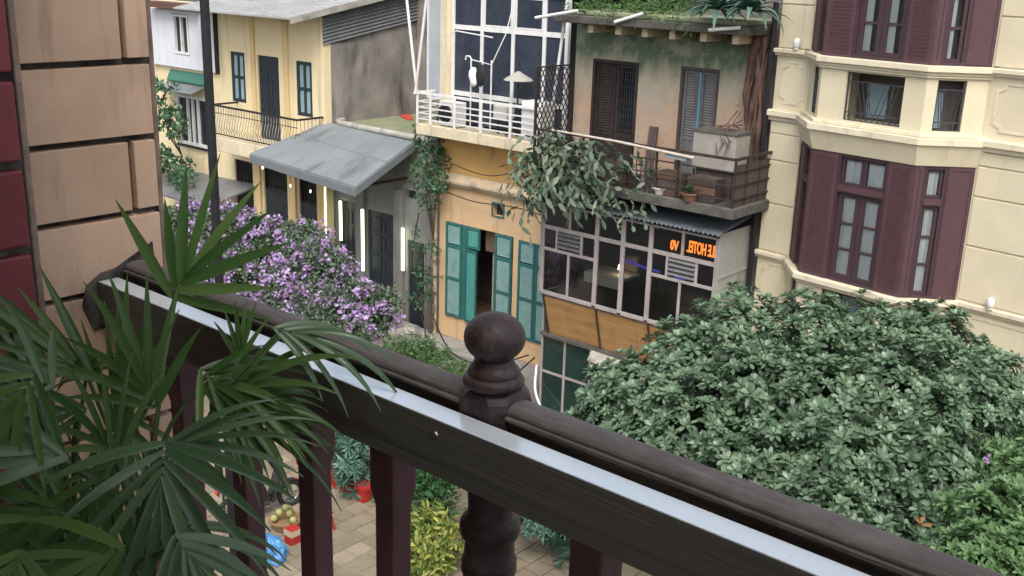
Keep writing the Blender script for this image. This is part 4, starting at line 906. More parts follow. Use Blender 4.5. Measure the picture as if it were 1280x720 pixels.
K = thing('balustrade', 'dark carved wooden balustrade with a steel topped board crossing the foreground', 'balustrade', (0, -17.66, 10.8))
yc = -17.655; yr = -17.650
prof = [(-.028, 11.598), (.028, 11.598), (.028, 11.722), (.036, 11.724), (.036, 11.730), (.0285, 11.7312), (.0305, 11.736), (.029, 11.742), (.021, 11.747), (.008, 11.7495), (-.008, 11.7495), (-.021, 11.747), (-.029, 11.742), (-.031, 11.736), (-.0290, 11.7312), (-.036, 11.730), (-.036, 11.724), (-.028, 11.722)]
MB().sweep([(0, y, z) for y, z in prof], (-2.42, yr, 0), (-1.250, yr, 0)).build('handrail', 'rail_wood', K, smooth=True)
MB().sweep([(0, y, z) for y, z in prof], (-1.138, yr, 0), (4.0, yr, 0)).build('handrail', 'rail_wood', K, smooth=True)
bd = MB().box(-2.416, 4.0, -17.760, -17.711, 11.606, 11.7165).build('board', 'board_wood', K, bevel=.003)
MB().box(-2.40, 4.0, -17.7605, -17.7105, 11.717, 11.7205).build('steel_strip', 'steel_strip', bd, bevel=.0012)
MB().extrude([(-2.4195, -17.775, 11.59), (-2.4195, -17.80, 11.66), (-2.4195, -17.785, 11.71), (-2.4195, -17.745, 11.735), (-2.4195, -17.705, 11.74), (-2.4195, -17.60, 11.79), (-2.4195, -17.59, 11.60)], (.003, 0, 0)).build('hole_shade_patch', 'tan_core', K)  # dark sheet painted as the shaded hole round the board end
for sx in (-1.235, -2.1, -.35, .6): MB().tube([(sx, -17.7603, 11.690), (sx, -17.7635, 11.690)], [.0065, .005], 10).build('screw', 'brass_screw', bd)
def sq(b, x, y, secs):     # stack of square sections (half width, z)
    vs = []; 
    for h, z in secs: vs += [(x - h, y - h, z), (x + h, y - h, z), (x + h, y + h, z), (x - h, y + h, z)]
    n = len(secs); return b.add(vs, [(3, 2, 1, 0)] + [(i * 4 + j, i * 4 + (j + 1) % 4, i * 4 + 4 + (j + 1) % 4, i * 4 + 4 + j) for i in range(n - 1) for j in range(4)] + [tuple(4 * (n - 1) + j for j in range(4))])
bx0 = None
for k in range(-1, 22):
    x = -1.968 + k * .2535 if k < 3 else -1.2 + (k - 2) * .2535
    if x < -2.3 or x > 3.9: continue
    sq(MB(), x, yc, [(.034, 10.90), (.034, 11.02), (.0265, 11.05), (.0265, 11.425), (.034, 11.465), (.034, 11.597)]).build('baluster', 'baluster_wood', K, bevel=.004)
MB().box(-2.41, 4.0, yc - .035, yc + .035, 10.85, 10.899).build('bottom_rail', 'baluster_wood', K, bevel=.004)
for x in (-2.0, -.4, 1.2, 2.8): MB().box(x, x + .05, yc - .025, yc + .025, 10.80, 10.849).build('foot', 'baluster_wood', K)
for x in (-1.194,):
    nw = MB().lathe((x, yc, 0), [(.052, 10.80), (.052, 10.95), (.038, 10.98), (.050, 11.10), (.052, 11.30), (.050, 11.385), (.053, 11.39), (.053, 11.397), (.050, 11.401), (.053, 11.405), (.053, 11.412), (.049, 11.417), (.0475, 11.445), (.0465, 11.456), (.0475, 11.459), (.054, 11.464), (.0575, 11.474), (.0575, 11.488), (.054, 11.498), (.0475, 11.503), (.043, 11.510), (.042, 11.53), (.045, 11.57), (.050, 11.598), (.046, 11.62)], 32).build('newel_post', 'newel_wood', K, smooth=True)
    blk = MB(); h = .0570
    vs = []
    def octo(hh, c, z): return [(x - hh + c, yc - hh, z), (x + hh - c, yc - hh, z), (x + hh, yc - hh + c, z), (x + hh, yc + hh - c, z), (x + hh - c, yc + hh, z), (x - hh + c, yc + hh, z), (x - hh, yc + hh - c, z), (x - hh, yc - hh + c, z)]
    yk = yc; yc = yk + .007
    secs = [octo(h, .021, 11.60), octo(h, .021, 11.736), octo(h - .001, .025, 11.749), octo(h - .005, .029, 11.760), octo(h - .012, .029, 11.767)]
    yc = yk
    for s_q in secs: vs += s_q
    blk.add(vs, [tuple(range(7, -1, -1))] + [(i * 8 + j, i * 8 + (j + 1) % 8, i * 8 + 8 + (j + 1) % 8, i * 8 + 8 + j) for i in range(4) for j in range(8)] + [tuple(32 + j for j in range(8))])
    blk.build('newel_block', 'newel_wood', nw, bevel=.003)
    ball = [(.040, 11.7672), (.050, 11.768), (.0555, 11.773), (.0560, 11.780), (.052, 11.787), (.0465, 11.790), (.0475, 11.795), (.045, 11.801), (.040, 11.807), (.0365, 11.812), (.0365, 11.816)]
    for i in range(16):
        a = -.98 + i * (math.pi / 2 + .98) / 15; ball.append((max(.003, .0555 * math.cos(a)), 11.8585 + .0455 * math.sin(a)))
    MB().lathe((x, yc, 0), ball, 40).build('ball_finial', 'newel_wood', nw, smooth=True)

# ------------------------------------------------------------------ plants
def ribbon(L_, W_, seg, droop, fold=.25, taper=.7, sharp=True):
    """a folded leaf along +x from the origin; returns rows of (left, middle, right)"""
    rows = []; x = z = 0.; a = 0.
    for i in range(seg + 1):
        t = i / seg; wd = W_ * .5 * (math.sin(math.pi * min(1, (t * .94 + .06)) ** taper)) if sharp else W_ * .5 * math.sin(math.pi * (t * .9 + .07))
        wd = max(wd, .0006); rows.append(((x, wd, z + wd * fold), (x, 0, z), (x, -wd, z + wd * fold)))
        a += droop / seg * (0.5 + t); x += L_ / seg * math.cos(a); z -= L_ / seg * math.sin(a)
    return rows
def leaf_arrays(rows):
    V = [p for r_ in rows for p in r_]; Q = []
    for i in range(len(rows) - 1):
        k = i * 3; Q += [(k, k + 3, k + 4, k + 1), (k + 1, k + 4, k + 5, k + 2)]
    return np.array(V, float), np.array(Q)
def whorl(n, L_, W_, lift, seed, seg=3, taper=1.3, jit=.25, tiers=1):
    """ring of leaves round the z axis"""
    rg = np.random.default_rng(seed); parts = []
    for tr in range(tiers):
        for i in range(n):
            a = 2 * math.pi * (i + .5 * tr) / n + rg.uniform(-jit, jit); l = L_ * rg.uniform(.8, 1.12) * (1 - .35 * tr)
            V, Q = leaf_arrays(ribbon(l, W_ * rg.uniform(.85, 1.15), seg, rg.uniform(.15, .6), .22, taper))
            e = lift + tr * .5 + rg.uniform(-.18, .18); V = V + [.012, 0, 0]
            Ry = np.array([[math.cos(e), 0, -math.sin(e)], [0, 1, 0], [math.sin(e), 0, math.cos(e)]]); Rz = np.array([[math.cos(a), -math.sin(a), 0], [math.sin(a), math.cos(a), 0], [0, 0, 1]])
            parts.append((V @ Ry.T @ Rz.T, Q, np.full(len(V), min(1, max(0, rg.normal(.35 + .3 * tr, .25))))))
    return join(parts)
def sprays(n, L_, W_, size, seed, seg=2):
    """loose clump of n small leaves in random directions within a ball of the given size"""
    rg = np.random.default_rng(seed); parts = []
    for i in range(n):
        V, Q = leaf_arrays(ribbon(L_ * rg.uniform(.7, 1.2), W_ * rg.uniform(.8, 1.2), seg, rg.uniform(0, .7), .3, 1.1))
        d = rg.normal(size=3); d[2] = d[2] * .6 + .25; M = rot_to(d, rg.uniform(0, 6.3)) @ np.array([[0, 0, 1], [0, 1, 0], [-1, 0, 0]], float).T
        p = rg.normal(size=3); p *= size * rg.uniform(.2, 1) ** .5 / np.linalg.norm(p)
        parts.append((V @ M.T + p, Q, np.full(len(V), min(1, max(0, rg.normal(.4, .3))))))
    return join(parts)
def crown(parent, lobes, variants, spacing, material, part, n_parts, seed, up=.45, shell=(.72, 1.05), size=(.8, 1.2), rest='inner_foliage', toward=CAM):
    """variants placed over the outside of the lobes: those nearest the eye as parts, the rest joined as stuff"""
    rg = np.random.default_rng(seed); P, D = [], []
    LB = np.array(lobes, float)
    for cx, cy, cz, rr in lobes:
        n = int(4 * math.pi * rr * rr / spacing ** 2 * 1.0)
        for _ in range(n):
            d = rg.normal(size=3); d /= np.linalg.norm(d); k = rg.uniform(*shell); p = np.array([cx, cy, cz]) + d * rr * k
            dist = np.linalg.norm(LB[:, :3] - p, axis=1) / LB[:, 3]
            if (dist < .62).any(): continue
            dd = d + [0, 0, up] + rg.normal(size=3) * .25; P.append(p); D.append(dd / np.linalg.norm(dd))
    P = np.array(P); D = np.array(D); c = LB[:, :3].mean(0)
    view = toward - c; view /= np.linalg.norm(view); score = (P - c) @ view + .35 * (P[:, 2] - c[2])
    order = np.argsort(-score); mes = [np_mesh(part, V, Q, material, T) for V, Q, T in variants]; parts = []
    for q, i in enumerate(order):
        s = rg.uniform(*size); M3 = rot_to(D[i], rg.uniform(0, 6.28)) * s; v = int(rg.integers(len(variants)))
        if q < n_parts:
            M = Matrix([list(M3[0]) + [P[i][0]], list(M3[1]) + [P[i][1]], list(M3[2]) + [P[i][2]], [0, 0, 0, 1]]); inst(mes[v], part, parent, M)
        else:
            V, Q, T = variants[v]; parts.append((V @ M3.T + P[i], Q, T))
    if parts: V, Q, T = join(parts); np_obj(rest, V, Q, material, parent, T)
    return len(P)
def limbs(parent, base, fork, tips, r0, name='limb', m='bark', r1=.02):
    base, fork = Vector(base), Vector(fork); mid = base.lerp(fork, .5) + Vector((random.uniform(-.1, .1), random.uniform(-.1, .1), 0))
    MB().tube([base, base.lerp(mid, .3), mid, fork], [r0 * 1.25, r0, r0 * .85, r0 * .7], 10).build('trunk', m, parent, smooth=True)
    for t in tips:
        t = Vector(t); q = fork.lerp(t, .5) + Vector((random.uniform(-.2, .2), random.uniform(-.2, .2), random.uniform(.0, .25)))
        MB().tube([fork, fork.lerp(q, .5) + Vector((0, 0, .05)), q, t], [r0 * .6, r0 * .42, r0 * .28, r1], 7).build(name, m, parent, smooth=True)
TREE_LOBES = [(-7.13,-8.28,7.09,0.7),(-6.87,-7.6,7.52,0.65),(-6.17,-8.27,7.11,0.75),(-6.36,-7.01,7.9,0.7),(-5.68,-7.73,7.41,0.8),(-5.61,-6.61,7.99,0.65),(-4.97,-7.36,7.51,0.8),(-4.98,-6.08,7.96,0.65),(-4.25,-6.97,7.61,0.8),(-4.29,-5.87,8.03,0.6),(-3.72,-6.55,7.54,0.75),(-3.63,-5.82,7.78,0.5),(-3.26,-6.33,7.1,0.7),(-5.2,-8.38,6.83,0.75),(-4.39,-8.03,7,0.8),(-3.65,-7.54,6.98,0.8),(-3.83,-8.29,6.51,0.7),(-3.19,-7.8,6.36,0.7),(-6.31,-8.55,6.72,0.6),(-4.49,-8.49,6.42,0.65),(-2.79,-6.41,6.56,0.8),(-7.33,-8.48,6.69,0.5),(-5.83,-6.14,6.89,0.9),(-4.73,-5.51,6.8,0.9),(-6.56,-6.94,6.44,0.8),(-3.69,-5.17,6.1,0.9),(-4.7,-8.06,5.52,0.8),(-2.76,-6.9,5.62,0.9),(-3.6,-7.83,5.47,0.9),(-2.82,-4.73,6.7,0.9)]
SHRUB_LOBES = [(-2.29,-10.09,8.02,0.3),(-2.12,-9.67,8,0.3),(-2.21,-10.4,7.77,0.32),(-1.97,-10.17,7.81,0.32),(-2.09,-9.42,8.23,0.25),(-2.41,-10.85,7.77,0.2),(-2.01,-10.36,7.42,0.35)]
BOUGAIN_LOBES = [(-22.87,-4.76,5.95,0.75),(-21.76,-4.48,6,0.75),(-20.57,-4.19,5.88,0.8),(-19.27,-4.02,5.91,0.75),(-21.57,-5.32,5.2,0.8),(-20.26,-4.89,5.2,0.85),(-18.91,-4.67,5.26,0.8),(-18.06,-4.2,5.63,0.65),(-17.65,-4.66,4.98,0.75),(-17.09,-4.23,5.2,0.6),(-16.61,-4.19,4.94,0.45),(-18.7,-5.18,4.57,0.8),(-20.22,-5.4,4.54,0.8),(-21.34,-5.75,4.35,0.8),(-17.04,-4.51,4.73,0.5),(-18.84,-5.55,3.96,0.8),(-17.56,-4.98,4.34,0.7),(-22.89,-5.01,5.37,0.5)]
PALM = [
 ((-1.888, -17.858, 11.835),(0.29, 0.51, 0.81),(0.56, -0.78, 0.29),118,9,0.235,0.03,0.1),
 ((-1.539, -17.86, 11.836),(0.78, 0.6, -0.18),(0.52, -0.47, 0.71),80,7,0.2,0.026,0.9),
 ((-1.293, -18.257, 11.798),(0.37, -0.35, -0.86),(0.73, -0.46, 0.51),165,12,0.235,0.032,0.35),
 ((-1.72, -18.15, 11.777),(-0.66, -0.45, 0.6),(0.74, -0.24, 0.63),62,7,0.25,0.032,0.15),
 ((-1.584, -18.241, 11.775),(-0.58, -0.81, -0.1),(0.52, -0.46, 0.72),80,7,0.22,0.03,0.5),
 ((-1.369, -18.195, 11.773),(0.75, 0.62, 0.23),(0.3, -0.63, 0.71),75,7,0.24,0.026,0.45),
 ((-1.312, -18.423, 11.769),(-0.49, -0.82, -0.3),(0.46, -0.54, 0.71),90,7,0.22,0.03,0.5),
 ((-1.74, -18.086, 11.638),(-0.02, 0.25, 0.97),(0.78, -0.6, 0.17),60,7,0.24,0.034,0.1),
 ((-1.682, -17.856, 11.742),(-0.18, 0.23, 0.96),(0.76, -0.58, 0.28),70,6,0.1,0.022,0.1),
 ((-1.678, -17.929, 11.724),(0.84, 0.44, -0.32),(0.51, -0.42, 0.75),110,9,0.2,0.028,0.7),
 ((-1.15, -18.42, 11.773),(-0.54, -0.81, -0.22),(0.44, -0.5, 0.75),110,8,0.2,0.03,0.5),
 ((-1.168, -18.314, 11.732),(0.77, 0.11, -0.63),(0.63, -0.3, 0.71),120,9,0.18,0.028,0.5),
 ((-1.366, -18.38, 11.819),(-0.57, -0.76, 0.3),(0.66, -0.21, 0.72),70,7,0.22,0.032,0.4),
 ((-1.623, -18.083, 11.737),(-0.16, -0.24, 0.96),(0.96, -0.24, 0.11),100,8,0.2,0.032,0.3),
 ((-1.192, -18.521, 11.783),(0.23, -0.5, -0.83),(0.73, -0.47, 0.49),120,8,0.2,0.032,0.4),
 ((-1.894, -17.963, 11.758),(0.31, -0.37, -0.88),(0.75, -0.47, 0.47),40,4,0.17,0.034,0.2),
 ((-1.444, -18.081, 11.703),(0.86, 0.24, -0.45),(0.51, -0.37, 0.77),90,7,0.18,0.028,0.6),
 ((-1.401, -18.309, 11.729),(0.14, -0.6, -0.79),(0.67, -0.52, 0.52),110,8,0.22,0.032,0.4),
 ((-1.882, -18.187, 11.69),(-0.59, -0.2, 0.78),(0.8, -0.23, 0.55),80,7,0.2,0.034,0.2),
 ((-1.596, -17.936, 11.701),(0.75, 0.45, -0.48),(0.64, -0.34, 0.69),60,6,0.16,0.026,0.9),
]
# --- big street tree with whorled leaves
t = thing('street_tree', 'large dark green tree with whorled leaves in front of the cream building', 'tree', (-4.8, -7.0, G))
wv = [whorl(7 + s % 2, .155, .054, .10 + .12 * (s % 4), s, seg=4, taper=1.7, tiers=2, jit=.3) for s in range(8)]
rg = random.Random(3)
TREE_LOBES = [(x, y, z - .10, r_ * .93) for x, y, z, r_ in TREE_LOBES]
TREE_LOBES = TREE_LOBES + [(x + rg.uniform(-.75, .75), y + rg.uniform(-.4, .4), z - .04 + r_ * .35 + rg.uniform(-.2, .22), rg.uniform(.20, .36)) for x, y, z, r_ in TREE_LOBES[:22]]
crown(t, TREE_LOBES, wv, .122, 'leaf_tree', 'leaf_whorl', 295, 11, up=.7, shell=(.5, 1.16), size=(.55, 1.1))
dl = whorl(5, .17, .07, -.3, 77, seg=4); dm = np_mesh('dry_leaf', dl[0], dl[1], 'dry_leaf', dl[2])
for p_ in ((-4.35, -8.95, 6.35), (-4.2, -8.9, 6.15), (-6.95, -8.25, 7.55), (-5.5, -9.05, 6.6), (-3.3, -8.4, 6.9)): inst(dm, 'dry_leaf_cluster', t, Matrix.Translation(p_) @ Matrix.Rotation(p_[0] * 9, 4, 'X') @ Matrix.Scale(.75, 4))
limbs(t, (-4.8, -7.0, G), (-4.7, -7.0, 4.6), [(x, y, z) for x, y, z, r_ in TREE_LOBES[::2]], .17)
# --- lighter shrub at the lower right, nearer
t = thing('pale_shrub', 'lighter green leafy small tree low at the right edge before the big tree', 'tree', (-2.1, -10.2, G))
crown(t, SHRUB_LOBES, [whorl(7, .10, .036, .5, 70 + s, seg=4, taper=1.2, tiers=2) for s in range(5)], .085, 'leaf_young', 'leaf_spray', 200, 12, up=.6, shell=(.5, 1.15))
limbs(t, (-2.1, -10.2, G), (-2.1, -10.15, 6.6), [l[:3] for l in SHRUB_LOBES], .07)
t = thing('pale_shrub', 'thin light green twig with a purple flower at the right edge of the big tree', 'tree', (-2.75, -6.9, G))
tw = [(-2.95, -7.3, 7.35, .22), (-2.75, -7.0, 7.15, .25), (-2.6, -6.9, 7.5, .22)]
crown(t, tw, [sprays(8, .13, .035, .08, s, 3) for s in range(3)], .11, 'leaf_young', 'leaf_spray', 60, 13); limbs(t, (-2.75, -6.9, G), (-2.75, -6.95, 6.4), [l[:3] for l in tw], .04)
fl = sprays(8, .05, .045, .04, 5); np_obj('purple_flower', fl[0] + [-2.98, -7.5, 7.45], fl[1], 'bract', t, fl[2], stuff=False)
# --- bougainvillea
t = thing('bougainvillea', 'big bougainvillea covered in pale purple flowers before the yellow house', 'shrub', (-20.2, -4.6, G))
rg = random.Random(12)
BOUGAIN_LOBES = [(x, y, z, r_ * .8) for x, y, z, r_ in BOUGAIN_LOBES] + [(x + rg.uniform(-.8, .8), y + rg.uniform(-.6, .3), z + rg.uniform(-.2, .75), rg.uniform(.16, .34)) for x, y, z, r_ in BOUGAIN_LOBES for _ in (0, 1)]
fv = [sprays(22, .085, .075, .13, 40 + s) for s in range(6)]
crown(t, BOUGAIN_LOBES, [sprays(16, .10, .055, .14, s) for s in range(5)], .135, 'leaf_bougain', 'leaf_spray', 0, 14, rest='foliage', shell=(.45, 1.1))
crown(t, [l[:3] + (l[3] * 1.05,) for l in BOUGAIN_LOBES], fv, .33, 'bract', 'flower_cluster', 295, 15, rest='far_flowers', shell=(.85, 1.2), size=(.5, 1.35))
limbs(t, (-20.2, -4.6, G), (-20.2, -4.6, 3.6), [l[:3] for l in BOUGAIN_LOBES[::2]], .09)
# --- small trees and bushes seen between rail and balusters
def bush(name, label, base, lobes, var, sp, m, part, n, seed, cat='bush', pot=None, trunk=True, group=None):
    t = thing(name, label, cat, base, group=group); crown(t, lobes, var, sp, m, part, n, seed, shell=(.45, 1.25), size=(.6, 1.15))
    top = max(l[2] for l in lobes)
    if trunk: limbs(t, base if not pot else (base[0], base[1], base[2] + .3), (base[0], base[1], base[2] + (top - base[2]) * .45), [l[:3] for l in lobes], .035, r1=.008)
    if pot: MB().lathe(base, [(.16, 0), (.22, .34), (.24, .34), (.24, .38), (.20, .38), (.18, .30)], 14).build('pot', pot, t, smooth=True)
    return t
bush('small_tree', 'small feathery light green tree whose top shows above the handrail', (-14.3, -5.0, G), [(-15.1, -5.0, 4.55, .4), (-14.6, -4.9, 4.75, .4), (-14.0, -4.9, 4.65, .4), (-13.5, -5.0, 4.45, .38), (-14.3, -5.3, 4.1, .55), (-13.7, -5.4, 3.7, .5), (-14.8, -5.4, 3.9, .5)], [sprays(18, .11, .035, .12, s, 2) for s in range(5)], .12, 'grass_green', 'leaf_spray', 200, 21, cat='tree')
bush('fern_bush', 'dark green fern like bush seen between the third baluster and the newel', (-12.9, -6.2, G), [(-13.15, -6.1, 3.5, .42), (-12.75, -6.2, 3.35, .42), (-13.1, -6.5, 2.95, .5), (-12.6, -6.6, 2.85, .45)], [sprays(12, .15, .05, .17, s, 3) for s in range(6)], .17, 'leaf_fern', 'leaf_spray', 200, 22)
bush('yellow_bush', 'bright yellow green bush low between the third baluster and the newel', (-12.0, -7.0, G), [(-12.2, -6.9, 2.75, .36), (-11.85, -7.1, 2.65, .36), (-12.2, -7.2, 2.45, .35), (-11.7, -7.3, 2.4, .35)], [sprays(11, .19, .065, .17, s, 3) for s in range(6)], .19, 'leaf_yellow', 'leaf_spray', 200, 23)
lw_v = [whorl(9, .26, .042, .35, s, 4, tiers=2) for s in range(5)]
bush('potted_shrub', 'blue green pointed leaf shrub in a red crate between the second and third balusters', (-15.5, -5.85, G), [(-15.7, -5.8, 3.15, .33), (-15.35, -5.8, 3.0, .33), (-15.65, -6.05, 2.75, .36), (-15.25, -6.1, 2.65, .34), (-15.05, -6.2, 2.45, .26)], lw_v, .20, 'leaf_blue', 'leaf_whorl', 200, 24)
bush('potted_shrub', 'blue green pointed leaf shrub right of the newel post by the red flowers', (-10.9, -4.9, G), [(-11.0, -4.9, 3.1, .36), (-10.6, -4.9, 3.0, .36), (-10.9, -5.2, 2.7, .4), (-10.4, -5.2, 2.6, .4), (-10.1, -5.0, 2.9, .35)], lw_v, .19, 'leaf_blue', 'leaf_whorl', 200, 25)
# --- climbing plants and weeds on the facades
def clump(name, label, lobes, var, sp, m, seed, base, cat='plant', stems=True):
    t = thing(name, label, cat, base); crown(t, lobes, var, sp, m, 'leaf_spray', 150, seed, up=.3, shell=(.3, 1.35), size=(.45, 1.05))
    if stems:
        for l in lobes: q_ = random.uniform(-.15, .15); MB().tube([base, ((base[0] + l[0]) / 2 + q_, l[1] + .05, (base[2] + l[2]) / 2), l[:3], (l[0] + q_ * 1.5, l[1] - .05, l[2] - l[3] * 1.5)], [.022, .016, .010, .005], 5).build('stem', 'bark', t)
    return t
vv = [sprays(10, .13, .075, .12, s, 2) for s in range(5)]
clump('climbing_plant', 'leafy creeper hanging down beside the grey awning corner', [(-18.95, -.35, 8.0, .32), (-18.75, -.4, 7.75, .36), (-19.0, -.45, 7.35, .38), (-18.85, -.4, 6.95, .34), (-18.6, -.35, 7.15, .28), (-19.1, -.3, 8.25, .22)], vv, .19, 'leaf_vine', 31, (-18.93, -.16, 5.6))
clump('climbing_plant', 'lower creeper on the wall left of the teal shutters', [(-19.0, -.35, 5.5, .28), (-18.85, -.35, 5.15, .26), (-19.25, -.3, 4.6, .26), (-19.2, -.35, 4.2, .3), (-18.75, -.35, 4.55, .2)], vv, .24, 'leaf_vine', 32, (-18.95, -.2, 3.06))
clump('rooftop_weeds', 'green weeds growing at the corner of the mossy terrace roof', [(-19.6, .9, 8.3, .3), (-19.4, .4, 8.2, .25), (-19.9, 1.5, 8.25, .25)], vv, .16, 'leaf_vine', 33, (-19.6, .8, 8.03))
clump('window_plant', 'broad leafed plant beside the white framed window of the yellow house', [(-29.9, -.9, 8.3, .3), (-29.4, -1.0, 7.5, .38), (-29.0, -1.0, 7.3, .25), (-30.0, -.9, 7.7, .3)], [sprays(9, .24, .13, .16, s, 2) for s in range(4)], .24, 'leaf_vine', 34, (-29.8, -.5, 6.3))
clump('ledge_plant', 'dark leafy plant on the roofed ledge below the white framed window', [(-29.9, -1.1, 6.15, .36), (-29.3, -1.1, 6.0, .36), (-28.7, -1.1, 5.85, .3), (-30.3, -1.0, 6.3, .3)], [sprays(9, .22, .12, .15, s, 2) for s in range(4)], .22, 'leaf_vine', 35, (-29.6, -.6, 5.5))
lg = thing('porch_roof', 'dark grey porch roof under the leafy plant at the left of the yellow house', 'roof', (-28.4, -.8, 5.2))
MB().extrude([(-31, -1.7, 5.25), (-26.6, -1.7, 5.35), (-26.6, -.01, 5.75), (-31, -.01, 5.65)], (0, 0, .06)).build('sheet', 'siding', lg)
# --- growth on the old roof slab
gt = [sprays(14, .14, .03, .11, s, 2) for s in range(5)]
o = thing('roof_growth', 'ragged green growth along the edge of the old roof slab', 'plants', (-12.4, -.5, 11.46))
crown(o, [(-14.2 + k * .32, -.70 + .12 * math.sin(k * 2.1), 11.58 + .10 * math.sin(k * 1.3), .24) for k in range(10)] + [(-14.2 + k * .4, -.1, 11.68 + .08 * math.sin(k), .3) for k in range(7)], gt, .22, 'grass_green', 'leaf_spray', 280, 41, rest='low_growth', shell=(.3, 1.15), size=(.5, 1.1))
MB().box(-14.4, -10.1, -.85, .6, 11.461, 11.56).build('soil_bed', 'moss_roof', o, bevel=.03)
def rosette(name, label, c, n, L_, W_, seed, m='agave', lift=.7):
    t = thing(name, label, 'plant', c, group='spiky plants on the old roof slab'); rg = random.Random(seed)
    for i in range(n):
        a = i * 2.4; V, Q = leaf_arrays(ribbon(L_ * rg.uniform(.75, 1.1), W_, 6, rg.uniform(.9, 1.7), .35, .8)); e = rg.uniform(.15, 1.15)
        Ry = np.array([[math.cos(e), 0, -math.sin(e)], [0, 1, 0], [math.sin(e), 0, math.cos(e)]]); Rz = np.array([[math.cos(a), -math.sin(a), 0], [math.sin(a), math.cos(a), 0], [0, 0, 1]])
        np_obj('leaf', V @ Ry.T @ Rz.T + np.array(c), Q, m, t, np.full(len(V), rg.random()), stuff=False)
rosette('spiky_rosette', 'left spiky grey green rosette spilling over the old roof slab', (-10.62, -1.0, 11.72), 44, .86, .11, 1)
rosette('spiky_rosette', 'right spiky grey green rosette at the corner of the old roof slab', (-9.95, -1.0, 11.74), 44, .84, .11, 2)
# --- hanging roots at the right end of the old house
rt = thing('hanging_roots', 'curtain of brown aerial roots over the brick pier of the old house', 'roots', (-10.15, -.2, 11.3))
for k in range(26):
    rg = random.Random(k); x = -10.40 + .50 * rg.random(); pts = []; zz = 11.4
    while zz > 8.3 + rg.random() * .9: pts.append((x + .05 * math.sin(zz * 2.2 + k) + (11.4 - zz) * .02, -.13 - .10 * rg.random() - .06 * math.sin(zz * 3 + k), zz)); zz -= .28
    if len(pts) > 2: MB().tube(pts, [.026 * (1 - .7 * i / len(pts)) for i in range(len(pts))], 5).build('root', 'root_bark', rt, smooth=True)
for k in range(3): MB().tube([(-10.2 + .13 * math.sin(z * 1.7 + k * 2) + .05 * k, -.2 - .05 * math.cos(z * 2.3 + k), z) for z in [11.35 - .2 * i for i in range(14)]], [.055 + .03 * math.sin(i * 1.3 + k) for i in range(14)], 8).build('stem', 'root_bark', rt, smooth=True)
for k in range(7):
    rg = random.Random(100 + k); q_ = rg.uniform(-.06, .12); MB().tube([(-10.25 - .03 * k, -.3, 9.3 + rg.random() * .6), (-10.22 - .05 * k + q_, -.7, 9.56 + rg.random() * .06), (-10.15 - .05 * k - q_, -.98, 9.55 + rg.random() * .05), (-10.12 - .06 * k + q_ * 2, -1.09, 9.45 - rg.random() * .5)], .011, 4).build('root', 'root_bark', rt)
# --- trailing cactus over the rusty balcony
cc = thing('trailing_cactus', 'mass of flat grey green cactus stems spilling over the rusty balcony rail', 'cactus', (-13.2, -1.6, 8.9))
def pads(n, seed):
    rg = np.random.default_rng(seed); parts = []; p = np.zeros(3); d = np.array([rg.uniform(-.3, .3), -.7, .75]); d /= np.linalg.norm(d)
    for i in range(n):
        L_ = rg.uniform(.14, .27); V, Q = leaf_arrays(ribbon(L_, rg.uniform(.06, .105), 4, rg.uniform(-.2, .4), .15, 1.1)); 
        u = np.cross(d, rg.normal(size=3)); u /= np.linalg.norm(u); w_ = np.cross(d, u); M = np.stack([d, u, w_], 1)
        parts.append((V @ M.T + p, Q, np.full(len(V), min(1, max(0, rg.normal(.35, .3)))))); p = p + d * L_ * .92
        d = d + np.array([rg.normal() * .48, rg.normal() * .32 + (.25 if p[1] < -.35 else 0), -.50 + rg.normal() * .15]); d /= np.linalg.norm(d)
    return join(parts)
pm = [np_mesh('stem', *pads(4 + k % 6, 200 + k)[:2], 'cactus', None) for k in range(0)]
pm = []
for k in range(14):
    V, Q, T_ = pads(3 + k % 5, 200 + k); pm.append(np_mesh('stem', V, Q, 'cactus', T_))
rg = random.Random(5)
for k in range(290):
    u = rg.random(); x = -14.5 + 2.9 * u ** 1.2; 
    if x > -12.9 and rg.random() < .5: x -= 1.2
    z = rg.uniform(7.75, 8.95) - .10 * abs(x + 13.6); y = rg.uniform(-1.85, -1.35)
    if x < -14.3: z -= .35
    inst(pm[k % 14], 'stem', cc, Matrix.Translation((x, y, z)) @ Matrix.Rotation(rg.uniform(-1.0, 1.0), 4, 'Z') @ Matrix.Scale(rg.uniform(.7, 1.1), 4))
# --- pots on the rusty balcony
for i, (x, y, h, m, lb, lf) in enumerate(((-11.75, -1.2, .28, 'pot_grey', 'dark grey pot with a small upright plant near the middle of the rusty balcony', 'leaf_vine'), (-12.35, -1.25, .3, 'pot_clay', 'clay pot beside the trailing cactus on the rusty balcony', 'leaf_fern'),
                                    (-11.35, -1.42, .14, 'pot_white', 'shallow pale bowl on the slab edge of the rusty balcony', None), (-10.6, -1.54, .16, 'pot_clay', 'little plant pot before the wooden crates on the rusty balcony', 'leaf_fern'), (-13.9, -1.0, .34, 'pot_clay', 'large clay pot under the cactus by the lattice gate', 'leaf_vine'))):
    c = (x, y, 8.2); p_ = thing('plant_pot', lb, 'plant pot', c, group='pots on the rusty balcony'); r0 = h * .42 if h > .2 else .17
    MB().lathe(c, [(r0 * .7, 0), (r0, h * .85), (r0 * 1.12, h * .86), (r0 * 1.12, h), (r0 * .92, h), (r0 * .85, h * .8)], 14).build('pot', m, p_, smooth=True)
    if lf:
        V, Q, T_ = whorl(9, .26, .05, .7, 60 + i, 4, tiers=2); np_obj('foliage', V + np.array([x, y, 8.2 + h]), Q, lf, p_, T_, stuff=True)
